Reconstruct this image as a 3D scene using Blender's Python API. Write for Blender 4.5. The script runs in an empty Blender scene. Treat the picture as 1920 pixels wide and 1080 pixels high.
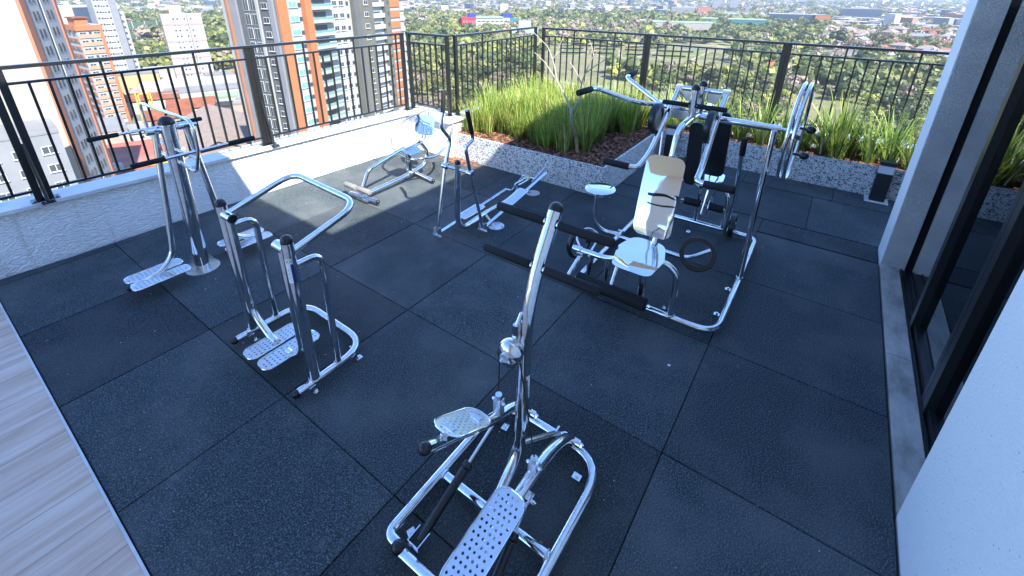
import bpy, bmesh, math, random
import numpy as np
from mathutils import Vector, Matrix
random.seed(7)
rng = np.random.default_rng(7)
S = bpy.context.scene
COL = S.collection
PI = math.pi

# ------------------------------------------------------------------ camera
EYE = Vector((-0.867, -3.3116, 2.3187))
def set_camera():
    yaw, pitch, roll = 0.9533, 0.3881, -0.0089
    f = Vector((math.sin(yaw)*math.cos(pitch), math.cos(yaw)*math.cos(pitch), -math.sin(pitch)))
    r = Vector((math.cos(yaw), -math.sin(yaw), 0)); d = f.cross(r)
    c, s = math.cos(roll), math.sin(roll)
    r2 = c*r + s*d; d2 = -s*r + c*d
    cam = bpy.data.cameras.new('camera'); o = bpy.data.objects.new('camera', cam); COL.objects.link(o)
    m = Matrix((( r2.x, -d2.x, -f.x, EYE.x), (r2.y, -d2.y, -f.y, EYE.y), (r2.z, -d2.z, -f.z, EYE.z), (0, 0, 0, 1)))
    o.matrix_world = m
    cam.sensor_width = 36; cam.lens = 848.15/1920*36
    cam.shift_y = -(540-326.72)/1920
    cam.clip_start = 0.05; cam.clip_end = 9000
    S.camera = o
set_camera()

# ------------------------------------------------------------------ light
SUN = Vector((-0.32, -0.87, 1.0)).normalized()
W = bpy.data.worlds.new("World"); S.world = W; W.use_nodes = True
nt = W.node_tree; nt.nodes.clear()
sky = nt.nodes.new('ShaderNodeTexSky'); sky.sky_type = 'NISHITA'; sky.sun_disc = False
sky.sun_elevation = math.asin(SUN.z); sky.sun_rotation = math.atan2(SUN.x, SUN.y)
sky.altitude = 900; sky.air_density = 1.0; sky.dust_density = 0.15; sky.ozone_density = 5.0
bg = nt.nodes.new('ShaderNodeBackground'); bg.inputs[1].default_value = 0.15
out = nt.nodes.new('ShaderNodeOutputWorld')
tint = nt.nodes.new('ShaderNodeMix'); tint.data_type = 'RGBA'; tint.blend_type = 'MULTIPLY'; tint.inputs[0].default_value = 1; tint.inputs[7].default_value = (0.88, 0.97, 1.10, 1)
nt.links.new(sky.outputs[0], tint.inputs[6]); nt.links.new(tint.outputs[2], bg.inputs[0]); nt.links.new(bg.outputs[0], out.inputs[0])
sl = bpy.data.lights.new('sun', 'SUN'); sl.energy = 4.6; sl.angle = math.radians(0.5); sl.color = (1.0, 0.95, 0.87)
so = bpy.data.objects.new('sun', sl); COL.objects.link(so); so.location = (0, 0, 30)
so.rotation_euler = SUN.to_track_quat('Z', 'Y').to_euler()
S.view_settings.view_transform = 'Standard'; S.view_settings.look = 'None'
S.view_settings.exposure = 1.95; S.view_settings.gamma = 1.0
S.render.engine = 'CYCLES'
S.cycles.max_bounces = 7; S.cycles.transparent_max_bounces = 8; S.cycles.volume_bounces = 0

# ------------------------------------------------------------------ materials
MAT = {}
def mat(name, col, rough=0.6, metal=0.0, spec=0.5):
    m = bpy.data.materials.new(name); m.use_nodes = True; MAT[name] = m
    b = m.node_tree.nodes['Principled BSDF']
    b.inputs['Base Color'].default_value = (*col, 1); b.inputs['Roughness'].default_value = rough
    b.inputs['Metallic'].default_value = metal; b.inputs['Specular IOR Level'].default_value = spec
    return m
def nd(m, t, **kw):
    n = m.node_tree.nodes.new(t)
    for k, v in kw.items(): setattr(n, k, v)
    return n
def lk(m, a, b): m.node_tree.links.new(a, b)
def bsdf(m): return m.node_tree.nodes['Principled BSDF']
def coords(m, scale=(1, 1, 1), rot=(0, 0, 0), kind='Object'):
    tc = nd(m, 'ShaderNodeTexCoord'); mp = nd(m, 'ShaderNodeMapping')
    mp.inputs['Scale'].default_value = scale; mp.inputs['Rotation'].default_value = rot
    lk(m, tc.outputs[kind], mp.inputs[0]); return mp.outputs[0]
def noise(m, vec, scale, detail=4, rough=0.55):
    n = nd(m, 'ShaderNodeTexNoise'); n.inputs['Scale'].default_value = scale
    n.inputs['Detail'].default_value = detail; n.inputs['Roughness'].default_value = rough
    lk(m, vec, n.inputs['Vector']); return n.outputs['Fac']
def ramp(m, fac, stops):
    r = nd(m, 'ShaderNodeValToRGB'); e = r.color_ramp.elements
    while len(e) < len(stops): e.new(0.5)
    for x, (p, c) in zip(e, stops): x.position = p; x.color = (*c, 1)
    lk(m, fac, r.inputs[0]); return r.outputs[0]
def mixc(m, fac, a, b, mode='MIX'):
    n = nd(m, 'ShaderNodeMix', data_type='RGBA', blend_type=mode)
    for s, v in ((0, fac), (6, a), (7, b)):
        if hasattr(v, 'is_linked') or hasattr(v, 'links'): lk(m, v, n.inputs[s])
        elif isinstance(v, tuple): n.inputs[s].default_value = (*v, 1)
        else: n.inputs[s].default_value = v
    return n.outputs[2]
def bump(m, h, strength, dist=0.01):
    b = nd(m, 'ShaderNodeBump'); b.inputs['Strength'].default_value = strength; b.inputs['Distance'].default_value = dist
    lk(m, h, b.inputs['Height']); lk(m, b.outputs[0], bsdf(m).inputs['Normal'])
def base(m, c): lk(m, c, bsdf(m).inputs['Base Color'])

m = mat('polished_steel', (0.80, 0.81, 0.82), 0.055, 1.0)
v = coords(m); n = noise(m, v, 9, 3); r = nd(m, 'ShaderNodeMapRange'); r.inputs[3].default_value = 0.03; r.inputs[4].default_value = 0.17
lk(m, n, r.inputs[0]); lk(m, r.outputs[0], bsdf(m).inputs['Roughness'])
base(m, ramp(m, noise(m, v, 22, 6, 0.7), [(0.36, (0.66, 0.655, 0.64)), (0.5, (0.80, 0.81, 0.82))])); bump(m, noise(m, v, 14, 2), 0.035, 0.004)
m = mat('brushed_steel', (0.76, 0.77, 0.78), 0.33, 1.0)
v = coords(m, (4, 60, 4)); n = noise(m, v, 20, 3); bump(m, n, 0.08, 0.002)
m = mat('mirror_steel', (0.86, 0.87, 0.88), 0.03, 1.0)
v = coords(m); n = noise(m, v, 3.5, 1); bump(m, n, 0.30, 0.02)
mat('foam', (0.012, 0.013, 0.015), 0.75, 0, 0.3)
v = coords(MAT['foam']); bump(MAT['foam'], noise(MAT['foam'], v, 400, 2), 0.3, 0.002)
mat('black_plastic', (0.012, 0.012, 0.014), 0.28)
mat('black_vinyl', (0.011, 0.012, 0.014), 0.3)
m = mat('ribbed_rubber', (0.20, 0.19, 0.175), 0.7)
w_ = nd(m, 'ShaderNodeTexWave'); w_.inputs['Scale'].default_value = 60; lk(m, coords(m), w_.inputs['Vector'])
bump(m, w_.outputs['Fac'], 0.6, 0.003)
mat('cable', (0.01, 0.01, 0.01), 0.5)
m = mat('black_paint', (0.013, 0.013, 0.014), 0.32)
bump(m, noise(m, coords(m), 60, 4), 0.12, 0.002)
mat('dark_aluminium', (0.012, 0.012, 0.013), 0.28)
mat('hole', (0.01, 0.012, 0.018), 0.6)

m = mat('rubber_tile', (0.05, 0.05, 0.05), 0.8, 0, 0.35)
v = coords(m); g1 = noise(m, v, 130, 2, 0.8); g2 = noise(m, v, 1.4, 5, 0.6); g3 = noise(m, v, 260, 2, 0.6)
sp = ramp(m, g1, [(0.37, (0.007, 0.012, 0.014)), (0.52, (0.036, 0.052, 0.060)), (0.74, (0.20, 0.245, 0.26))])
dust = ramp(m, g2, [(0.44, (0, 0, 0)), (0.70, (0.62, 0.62, 0.62))])
dd = mixc(m, dust, sp, (0.125, 0.135, 0.135))
ri = nd(m, 'ShaderNodeAttribute'); ri.attribute_name = 'tone'
wr = noise(m, v, 5.5, 8, 0.72); scf = ramp(m, wr, [(0.60, (0, 0, 0)), (0.70, (0.35, 0.35, 0.35))])
vs_ = nd(m, 'ShaderNodeMapping'); vs_.inputs['Scale'].default_value = (1.2, 9, 1); vs_.inputs['Rotation'].default_value = (0, 0, 0.7); lk(m, v, vs_.inputs[0])
sc2 = ramp(m, noise(m, vs_.outputs[0], 3.2, 7, 0.75), [(0.66, (0, 0, 0)), (0.73, (0.28, 0.28, 0.28))])
dd = mixc(m, scf, dd, (0.16, 0.165, 0.17)); dd = mixc(m, sc2, dd, (0.20, 0.20, 0.20))
c2 = mixc(m, 1.0, dd, ri.outputs['Color'], 'MULTIPLY'); base(m, c2)
hh = nd(m, 'ShaderNodeMath', operation='ADD'); lk(m, g1, hh.inputs[0]); lk(m, g3, hh.inputs[1])
bump(m, hh.outputs[0], 0.5, 0.004)

m = mat('wood_plank_tile', (0.4, 0.33, 0.28), 0.5)
v = coords(m, (1, 1, 1)); br = nd(m, 'ShaderNodeTexBrick', offset=0.42, squash=1)
mp = nd(m, 'ShaderNodeMapping'); lk(m, v, mp.inputs[0])
lk(m, mp.outputs[0], br.inputs['Vector'])
br.inputs['Scale'].default_value = 1; br.inputs['Brick Width'].default_value = 1.2; br.inputs['Row Height'].default_value = 0.24
br.inputs['Mortar Size'].default_value = 0.0018; br.inputs['Mortar Smooth'].default_value = 0
br.inputs['Color1'].default_value = (0, 0, 0, 1); br.inputs['Color2'].default_value = (1, 1, 1, 1); br.inputs['Mortar'].default_value = (0.5, 0.5, 0.5, 1)
bw = nd(m, 'ShaderNodeRGBToBW'); lk(m, br.outputs['Color'], bw.inputs[0])
cx = nd(m, 'ShaderNodeVectorMath', operation='MULTIPLY_ADD'); lk(m, v, cx.inputs[0]); cx.inputs[1].default_value = (0.7, 9, 1)
cb = nd(m, 'ShaderNodeCombineXYZ'); mu = nd(m, 'ShaderNodeMath', operation='MULTIPLY'); mu.inputs[1].default_value = 37
lk(m, bw.outputs[0], mu.inputs[0]); lk(m, mu.outputs[0], cb.inputs[0]); lk(m, mu.outputs[0], cb.inputs[1]); lk(m, cb.outputs[0], cx.inputs[2])
gr = noise(m, cx.outputs[0], 1.6, 8, 0.68)
c1 = ramp(m, gr, [(0.25, (0.38, 0.23, 0.155)), (0.42, (0.56, 0.385, 0.28)), (0.56, (0.68, 0.51, 0.40)), (0.75, (0.76, 0.64, 0.53))])
c1 = mixc(m, br.outputs['Fac'], c1, (0.26, 0.19, 0.15)); base(m, c1)
inv = nd(m, 'ShaderNodeMath', operation='SUBTRACT'); inv.inputs[0].default_value = 1; lk(m, br.outputs['Fac'], inv.inputs[1]); bump(m, inv.outputs[0], 0.4, 0.002)

m = mat('white_render', (0.83, 0.83, 0.82), 0.85, 0, 0.25)
v = coords(m, (1, 1, 2.2)); n1 = noise(m, v, 33, 2, 0.5); n2 = noise(m, v, 90, 2)
rr = ramp(m, n1, [(0.40, (0, 0, 0)), (0.62, (1, 1, 1))])
ad = nd(m, 'ShaderNodeMath', operation='MULTIPLY_ADD'); ad.inputs[1].default_value = 0.15; lk(m, n2, ad.inputs[0]); lk(m, rr, ad.inputs[2])
bump(m, ad.outputs[0], 0.75, 0.012)
stv = nd(m, 'ShaderNodeMapping'); stv.inputs['Scale'].default_value = (5.5, 5.5, 0.35); lk(m, coords(m), stv.inputs[0])
strk = ramp(m, noise(m, stv.outputs[0], 1.6, 6, 0.7), [(0.53, (1, 1, 1)), (0.70, (0.80, 0.785, 0.76))])
base(m, mixc(m, 1.0, ramp(m, noise(m, v, 1.5, 5), [(0.3, (0.74, 0.74, 0.73)), (0.6, (0.84, 0.84, 0.83))]), strk, 'MULTIPLY'))
m = mat('fine_render', (0.7, 0.7, 0.7), 0.85, 0, 0.25)
v = coords(m); n1 = noise(m, v, 85, 4, 0.6); bump(m, n1, 0.9, 0.006)
vo = nd(m, 'ShaderNodeTexVoronoi'); vo.inputs['Scale'].default_value = 26; lk(m, v, vo.inputs['Vector'])
base(m, ramp(m, vo.outputs['Distance'], [(0.05, (0.26, 0.26, 0.27)), (0.095, (0.70, 0.70, 0.69))]))
m = mat('grey_render', (0.40, 0.40, 0.40), 0.85, 0, 0.25)
v = coords(m, (1, 1, 1.6)); n1 = noise(m, v, 75, 2, 0.5); rr = ramp(m, n1, [(0.42, (0, 0, 0)), (0.60, (1, 1, 1))]); bump(m, rr, 0.8, 0.008)
base(m, ramp(m, noise(m, v, 2.5, 5), [(0.3, (0.46, 0.455, 0.455)), (0.65, (0.58, 0.575, 0.57))]))
mat('beige_render', (0.74, 0.60, 0.50), 0.85)
mat('ceiling_paint', (0.80, 0.74, 0.68), 0.8)

m = mat('marble', (0.6, 0.6, 0.6), 0.35)
v = coords(m, (1.2, 3.0, 1)); n1 = noise(m, v, 2.4, 8, 0.65)
base(m, ramp(m, n1, [(0.32, (0.22, 0.20, 0.175)), (0.5, (0.40, 0.37, 0.33)), (0.7, (0.54, 0.50, 0.46))]))
m = mat('cap_stone', (0.72, 0.72, 0.70), 0.4)
v = coords(m); base(m, ramp(m, noise(m, v, 5, 7, 0.65), [(0.3, (0.50, 0.50, 0.49)), (0.65, (0.68, 0.68, 0.665))]))
m = mat('granite', (0.4, 0.4, 0.4), 0.35)
v = coords(m); vo = nd(m, 'ShaderNodeTexVoronoi'); vo.inputs['Scale'].default_value = 78; vo.inputs['Randomness'].default_value = 1
lk(m, v, vo.inputs['Vector']); bwv = nd(m, 'ShaderNodeRGBToBW'); lk(m, vo.outputs['Color'], bwv.inputs[0])
gn = noise(m, v, 90, 3); am = nd(m, 'ShaderNodeMath', operation='MULTIPLY_ADD'); am.inputs[1].default_value = 0.55; lk(m, gn, am.inputs[0]); lk(m, bwv.outputs[0], am.inputs[2])
base(m, ramp(m, am.outputs[0], [(0.42, (0.05, 0.05, 0.055)), (0.52, (0.13, 0.13, 0.135)), (0.62, (0.42, 0.42, 0.42)), (0.9, (0.66, 0.66, 0.65))]))
m = mat('soil', (0.05, 0.03, 0.02), 0.95)
v = coords(m); base(m, ramp(m, noise(m, v, 30, 5), [(0.35, (0.025, 0.014, 0.010)), (0.65, (0.09, 0.045, 0.028))])); bump(m, noise(m, v, 40, 5), 1, 0.02)
m = mat('bark_chip', (0.25, 0.1, 0.05), 0.85)
v = coords(m); base(m, ramp(m, noise(m, v, 14, 3), [(0.3, (0.07, 0.028, 0.016)), (0.5, (0.17, 0.070, 0.038)), (0.7, (0.32, 0.17, 0.10))]))
def leafmat(name, a, b, sc=7, trans=0.35):
    m = mat(name, a, 0.5, 0, 0.3); v = coords(m); oi = nd(m, 'ShaderNodeObjectInfo')
    f = noise(m, v, sc, 3); c = ramp(m, f, [(0.35, a), (0.65, b)])
    hs = nd(m, 'ShaderNodeHueSaturation'); mr = nd(m, 'ShaderNodeMapRange'); mr.inputs[3].default_value = 0.72; mr.inputs[4].default_value = 1.3
    lk(m, oi.outputs['Random'], mr.inputs[0]); lk(m, mr.outputs[0], hs.inputs['Value']); lk(m, c, hs.inputs['Color'])
    if name.startswith('strap'):
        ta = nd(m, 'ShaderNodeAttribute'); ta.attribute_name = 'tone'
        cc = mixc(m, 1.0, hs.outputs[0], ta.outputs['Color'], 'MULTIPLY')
    else: cc = hs.outputs[0]
    base(m, cc)
    if trans:
        tr = nd(m, 'ShaderNodeBsdfTranslucent'); mx = nd(m, 'ShaderNodeMixShader'); mx.inputs[0].default_value = trans
        lk(m, cc, tr.inputs[0]); lk(m, bsdf(m).outputs[0], mx.inputs[1]); lk(m, tr.outputs[0], mx.inputs[2])
        lk(m, mx.outputs[0], m.node_tree.nodes['Material Output'].inputs[0])
    return m
leafmat('strap_leaf', (0.14, 0.23, 0.035), (0.34, 0.41, 0.08), 5, 0.4)
leafmat('strap_leaf_dark', (0.13, 0.22, 0.04), (0.32, 0.40, 0.10), 5, 0.4)
mat('dry_leaf', (0.50, 0.40, 0.20), 0.7)
mat('pale_bark', (0.33, 0.29, 0.23), 0.85)
mat('stake_wood', (0.30, 0.19, 0.12), 0.85)
mat('bud_white', (0.75, 0.75, 0.80), 0.6)

# ------------------------------------------------------------------ object helpers
def setp(o, label=None, cat=None, group=None, kind=None):
    if label: o['label'] = label
    if cat: o['category'] = cat
    if group: o['group'] = group
    if kind: o['kind'] = kind
    return o
def root(name, loc, label, cat, group=None, rz=0.0):
    o = bpy.data.objects.new(name, None); COL.objects.link(o); o.location = loc; o.rotation_euler = (0, 0, rz)
    o.empty_display_size = 0.2
    return setp(o, label, cat, group)
def finish(bm, name, mats, parent=None, smooth=True, local=False, ang=40):
    me = bpy.data.meshes.new(name)
    base_o = parent
    off = Vector((0, 0, 0))
    if parent is not None and not local:
        p = parent
        while p.parent: p = p.parent
        off = p.location.copy()
    bm.normal_update()
    bm.to_mesh(me); bm.free()
    if off.length: me.transform(Matrix.Translation(-off))
    for mm in ([mats] if isinstance(mats, str) else mats): me.materials.append(MAT[mm])
    if smooth:
        me.shade_smooth(); me.set_sharp_from_angle(angle=math.radians(ang))
    o = bpy.data.objects.new(name, me); COL.objects.link(o)
    if parent is not None: o.parent = parent
    return o
def part(parent, name, mats, *shapes, label=None, local=False, smooth=True):
    bm = bmesh.new()
    for s in shapes: s(bm)
    o = finish(bm, name, mats, parent, smooth, local)
    if label: o['label'] = label
    return o
def solo(name, mats, label, cat, *shapes, group=None, kind=None, smooth=True):
    bm = bmesh.new()
    for s in shapes: s(bm)
    o = finish(bm, name, mats, None, smooth)
    return setp(o, label, cat, group, kind)
def structure(name, mats, *shapes, smooth=False):
    bm = bmesh.new()
    for s in shapes: s(bm)
    o = finish(bm, name, mats, None, smooth); o['kind'] = 'structure'; return o
def copy_thing(src, loc, rz=0.0, label=None, scale=None, group=None):
    c = src.copy(); COL.objects.link(c); c.location = loc; c.rotation_euler = (0, 0, rz)
    if scale is not None: c.scale = scale
    if label: c['label'] = label
    if group: c['group'] = group
    for ch in src.children:
        k = ch.copy(); COL.objects.link(k); k.parent = c
        for g in ch.children:
            q = g.copy(); COL.objects.link(q); q.parent = k
    return c

def fillet(pts, bend, n=7):
    P = [Vector(p) for p in pts]
    if isinstance(bend, (int, float)): bend = [bend]*len(P)
    o = [P[0]]
    for i in range(1, len(P)-1):
        a, b, c = P[i-1], P[i], P[i+1]
        da, dc = (a-b), (c-b)
        t = min(bend[i], da.length*0.48, dc.length*0.48)
        s, e = b+da.normalized()*t, b+dc.normalized()*t
        for k in range(n+1):
            u = k/n; o.append((1-u)**2*s + 2*u*(1-u)*b + u*u*e)
    o.append(P[-1]); return o
def sweep(bm, path, r, seg=14, cap=True, mi=0):
    rs = r if isinstance(r, (list, tuple)) else [r]*len(path)
    t0 = (path[1]-path[0]).normalized()
    up = Vector((0, 0, 1)) if abs(t0.z) < 0.9 else Vector((1, 0, 0))
    nx = t0.cross(up).normalized(); rings = []
    for i, p in enumerate(path):
        a = path[max(i-1, 0)]; b = path[min(i+1, len(path)-1)]
        t = (b-a).normalized()
        nx = (nx - t*nx.dot(t)).normalized(); ny = t.cross(nx)
        rings.append([bm.verts.new(p + (nx*math.cos(2*PI*k/seg)+ny*math.sin(2*PI*k/seg))*rs[i]) for k in range(seg)])
    for a, b in zip(rings, rings[1:]):
        for k in range(seg):
            f = bm.faces.new((a[k], a[(k+1) % seg], b[(k+1) % seg], b[k])); f.material_index = mi
    if cap:
        f = bm.faces.new(rings[0][::-1]); f.material_index = mi
        f = bm.faces.new(rings[-1]); f.material_index = mi
def T(pts, r, bend=0.08, seg=14, mi=0):
    return lambda bm: sweep(bm, fillet(pts, bend), r, seg, True, mi)
def CY(a, b, r, seg=16, bev=0.0, mi=0):
    a, b = Vector(a), Vector(b); d = (b-a).normalized()
    if bev:
        return lambda bm: sweep(bm, [a, a+d*bev*0.3, a+d*bev, b-d*bev, b-d*bev*0.3, b], [r-bev, r-bev*0.35, r, r, r-bev*0.35, r-bev], seg, True, mi)
    return lambda bm: sweep(bm, [a, b], r, seg, True, mi)
def DOME(a, d, r, seg=16, h=None, mi=0):     # end cap: short collar then hemisphere
    a, d = Vector(a), Vector(d).normalized(); h = h or r
    pth = [a-d*0.012, a]; rr = [r*1.03, r*1.03]
    for k in range(1, 6):
        t = k/5*PI/2; pth.append(a+d*h*math.sin(t)); rr.append(max(r*1.03*math.cos(t), 0.0008))
    return lambda bm: sweep(bm, pth, rr, seg, True, mi)
def BALL(c, r, sq=(1, 1, 1), mi=0):
    def f(bm):
        q = bmesh.ops.create_uvsphere(bm, u_segments=16, v_segments=10, radius=r, matrix=Matrix.Translation(Vector(c)) @ Matrix.Diagonal((*sq, 1)))
        for v in q['verts']:
            for fc in v.link_faces: fc.material_index = mi
    return f
def BX(lo, hi, mi=0, bev=0.0, m=None):
    def f(bm):
        lo_, hi_ = Vector(lo), Vector(hi); c = (lo_+hi_)/2; s = hi_-lo_
        M = Matrix.Translation(c) @ Matrix.Diagonal((s.x, s.y, s.z, 1))
        if m is not None: M = m @ M
        q = bmesh.ops.create_cube(bm, size=1, matrix=M)
        fs = {fc for v in q['verts'] for fc in v.link_faces}
        for fc in fs: fc.material_index = mi
        if bev:
            es = {e for v in q['verts'] for e in v.link_edges}
            w = bmesh.ops.bevel(bm, geom=list(es), offset=bev, segments=2, affect='EDGES', clamp_overlap=True)
            for fc in w['faces']: fc.material_index = mi
    return f
def frame(o, u, v):
    u = Vector(u).normalized(); v = Vector(v); v = (v-u*v.dot(u)).normalized(); n = u.cross(v)
    return Matrix(((u.x, v.x, n.x, o[0]), (u.y, v.y, n.y, o[1]), (u.z, v.z, n.z, o[2]), (0, 0, 0, 1)))
def rrect(w, h, r, n=6, x0=0, y0=0):
    o = []
    for (sx, sy, a0) in ((1, 1, 0), (-1, 1, 90), (-1, -1, 180), (1, -1, 270)):
        for k in range(n+1):
            a = math.radians(a0+90*k/n)
            o.append((x0+sx*(w/2-r)+r*math.cos(a), y0+sy*(h/2-r)+r*math.sin(a)))
    return o
def PLATE(m, outline, th, holes=(), curve=0.0, bev=0.0, mi=0):
    """flat (or gently curved about local x) sheet in frame m with real holes"""
    def f(bm):
        b = bmesh.new(); es = []
        for loop in [outline]+list(holes):
            vs = [b.verts.new((x, y, 0)) for x, y in loop]
            for i in range(len(vs)): es.append(b.edges.new((vs[i], vs[(i+1) % len(vs)])))
        bmesh.ops.triangle_fill(b, use_beauty=True, use_dissolve=False, edges=es)
        b.normal_update()
        for fc in b.faces:
            if fc.normal.z < 0: fc.normal_flip()
        if curve:
            bmesh.ops.subdivide_edges(b, edges=[e for e in b.edges], cuts=2, use_grid_fill=True)
        r = bmesh.ops.extrude_face_region(b, geom=list(b.faces))
        for v in r['geom']:
            if isinstance(v, bmesh.types.BMVert): v.co.z -= th
        b.normal_update(); bmesh.ops.recalc_face_normals(b, faces=b.faces)
        if curve:
            for v in b.verts: v.co.z += curve*(v.co.y**2)
        b.transform(m)
        me = bpy.data.meshes.new('t'); b.to_mesh(me); b.free()
        n0 = len(bm.faces); bm.from_mesh(me); bpy.data.meshes.remove(me); bm.faces.ensure_lookup_table()
        for k in range(n0, len(bm.faces)): bm.faces[k].material_index = mi
    return f
def grid_holes(w, h, nx, ny, r, mx, my, seg=7):
    o = []
    for i in range(nx):
        for j in range(ny):
            sh = 0.0 if i % 2 == 0 else 0.5*(h-2*my)/ny
            x = -w/2+mx+(w-2*mx)*(i+0.5)/nx; y = -h/2+my+(h-2*my)*(j+0.25)/ny+sh
            if abs(x) > w/2-0.05 and abs(y) > h/2-0.035: continue
            o.append([(x+r*math.cos(2*PI*k/seg), y+r*math.sin(2*PI*k/seg)) for k in range(seg)])
    return o
def pedal(parent, c, u, v, w, h, name='foot_plate', r=0.045, nx=13, ny=4, cols=None):
    m = frame(c, u, v)
    lip = [m @ Vector((x, y, 0.001)) for x, y in rrect(w, h, r)]
    o = part(parent, name, 'brushed_steel', PLATE(m, rrect(w, h, r), 0.0035, grid_holes(w, h, nx, ny, 0.0062, 0.012, 0.012)))
    part(o, 'raised_rim', 'polished_steel', lambda bm: sweep(bm, lip+[lip[0]], 0.0042, 6))
    return o
def bolt(p, d, r=0.009, l=0.012):
    p, d = Vector(p), Vector(d).normalized()
    return lambda bm: (sweep(bm, [p, p+d*l], r, 6), sweep(bm, [p+d*l, p+d*(l+0.006)], r*0.5, 8))
def WELD(p, d, r):
    p, d = Vector(p), Vector(d).normalized(); u = d.orthogonal().normalized(); v_ = d.cross(u)
    ring = [p+(u*math.cos(2*PI*k/28)+v_*math.sin(2*PI*k/28))*(r+(0.0012 if k % 2 else 0)) for k in range(29)]
    return lambda bm: sweep(bm, ring, 0.0032, 6, False)
def anchor(x, y, dx, dy):      # small bolted tab holding a floor tube
    d = Vector((dx, dy, 0)).normalized(); m = frame((x, y, 0.012), d, (-d.y, d.x, 0))
    return lambda bm: (BX((-0.022, -0.018, -0.006), (0.022, 0.018, 0.0), m=m)(bm), sweep(bm, [Vector((x, y, 0.012)), Vector((x, y, 0.026))], 0.009, 8))
def grip(parent, a, b, r=0.021, name='foam_grip'):
    return part(parent, name, 'foam', CY(a, b, r, 16, 0.006))

# ================================================================== TERRACE
DECK_X = -0.825; BACK_X = 5.83; FAC_Y = -4.015
def tiles(bm):
    col = bm.loops.layers.color.new('tone')
    xs = [DECK_X, 0, 1, 2, 3, 4, 5, 5.9]; r = random.Random(4)
    def tile(x0, x1, y0, y1):
        g = 0.0022; z = r.uniform(-0.002, 0.0015); t = r.uniform(0.78, 1.18)
        M = Matrix.Translation(((x0+x1)/2, (y0+y1)/2, z-0.0125)) @ Matrix.Rotation(r.uniform(-0.0012, 0.0012), 4, 'Z') @ Matrix.Diagonal((x1-x0-2*g, y1-y0-2*g, 0.025, 1))
        q = bmesh.ops.create_cube(bm, size=1, matrix=M)
        es = {e for v in q['verts'] for e in v.link_edges}; w = bmesh.ops.bevel(bm, geom=list(es), offset=0.003, segments=2, affect='EDGES')
        fs = {f for v in w['verts'] for f in v.link_faces}
        for f in fs:
            for l in f.loops: l[col] = (t, t, t, 1)
    for i in range(5):
        ys = [FAC_Y+0.005, -3, -2, -1, 0, 1, 1.955, 2.06] if i < 4 else [FAC_Y+0.005, -3, -2, -1, 0, 1, 1.93, 2.06]
        for y0, y1 in zip(ys, ys[1:]): tile(xs[i], xs[i+1], y0, y1)
    tile(4.02, 4.36, FAC_Y+0.005, -3.0); 
    for y0, y1 in ((-3.0, -2.0), (-2.0, -1.25)): tile(4.0, 4.36, y0, y1)
    for y0, y1 in ((-7, -5.4), (-5.4, -4.4), (-4.4, -3.4), (-3.4, -2.4), (-2.4, -1.25)): tile(4.37, 5.36, y0, y1)
    for y0, y1 in ((-7, -5.0), (-5.0, -4.6), (-4.6, -3.6), (-3.6, -2.6), (-2.6, -1.6), (-1.6, -1.25)): tile(5.37, 5.9, y0, y1)
structure('rubber_floor', 'rubber_tile', tiles)
structure('subfloor', 'hole', BX((-0.83, -7, -0.30), (6.35, 2.2, -0.028)))
structure('wood_floor', 'wood_plank_tile', BX((-6.2, -7, -0.3), (DECK_X-0.016, 2.2, 0.004)))
structure('floor_trim', 'cap_stone', BX((DECK_X-0.0155, -7, -0.29), (DECK_X-0.004, 2.2, 0.007)))

# parapet wall, left run (slightly skewed) and the short return
LW = lambda x: 2.105-0.053*x
def prism(poly, z0, z1, mi=0):
    def f(bm):
        a = [bm.verts.new((x, y, z0)) for x, y in poly]; b = [bm.verts.new((x, y, z1)) for x, y in poly]
        n = len(poly); fs = [bm.faces.new(a[::-1]), bm.faces.new(b)]
        for i in range(n): fs.append(bm.faces.new((a[i], a[(i+1) % n], b[(i+1) % n], b[i])))
        for q in fs: q.material_index = mi
        bmesh.ops.recalc_face_normals(bm, faces=fs)
    return f
CX0 = 3.735
pw = root('parapet_wall', (2.0, 2.1, 0), 'low white textured parapet wall with pale stone coping along the left and back edge', 'wall')
part(pw, 'wall', 'white_render', prism([(-6.2, LW(-6.2)), (CX0, LW(CX0)), (CX0, 1.075), (6.28, 1.075), (6.28, -7), (6.46, -7), (6.46, 1.30), (4.10, 1.30), (4.10, LW(4.1)+0.22), (-6.2, LW(-6.2)+0.22)], -0.4, 0.525), smooth=False)
o = 0.04
def coping(bm):
    runs = [(-6.2, -3.2), (-3.2, -1.2), (-1.2, 0.85), (0.85, 2.25), (2.25, CX0-o)]
    for a, b in runs:
        prism([(a+0.002, LW(a)-o), (b-0.002, LW(b)-o), (b-0.002, LW(b)+0.25), (a+0.002, LW(a)+0.25)], 0.529, 0.56)(bm)
    prism([(CX0-o, LW(CX0)-o), (CX0-o, 1.075-o), (4.13, 1.075-o), (4.13, LW(4.13)+0.25), (CX0-o, LW(CX0)+0.25)], 0.529, 0.56)(bm)
    prism([(4.134, 1.075-o), (6.24, 1.075-o), (6.24, 1.33), (4.134, 1.33)], 0.529, 0.56)(bm)
    prism([(6.244, 1.33), (6.244, -2.2), (6.49, -2.2), (6.49, 1.33)], 0.529, 0.56)(bm)
    prism([(6.244, -2.204), (6.244, -7), (6.49, -7), (6.49, -2.204)], 0.529, 0.56)(bm)
part(pw, 'coping', 'cap_stone', coping, smooth=False)

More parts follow.
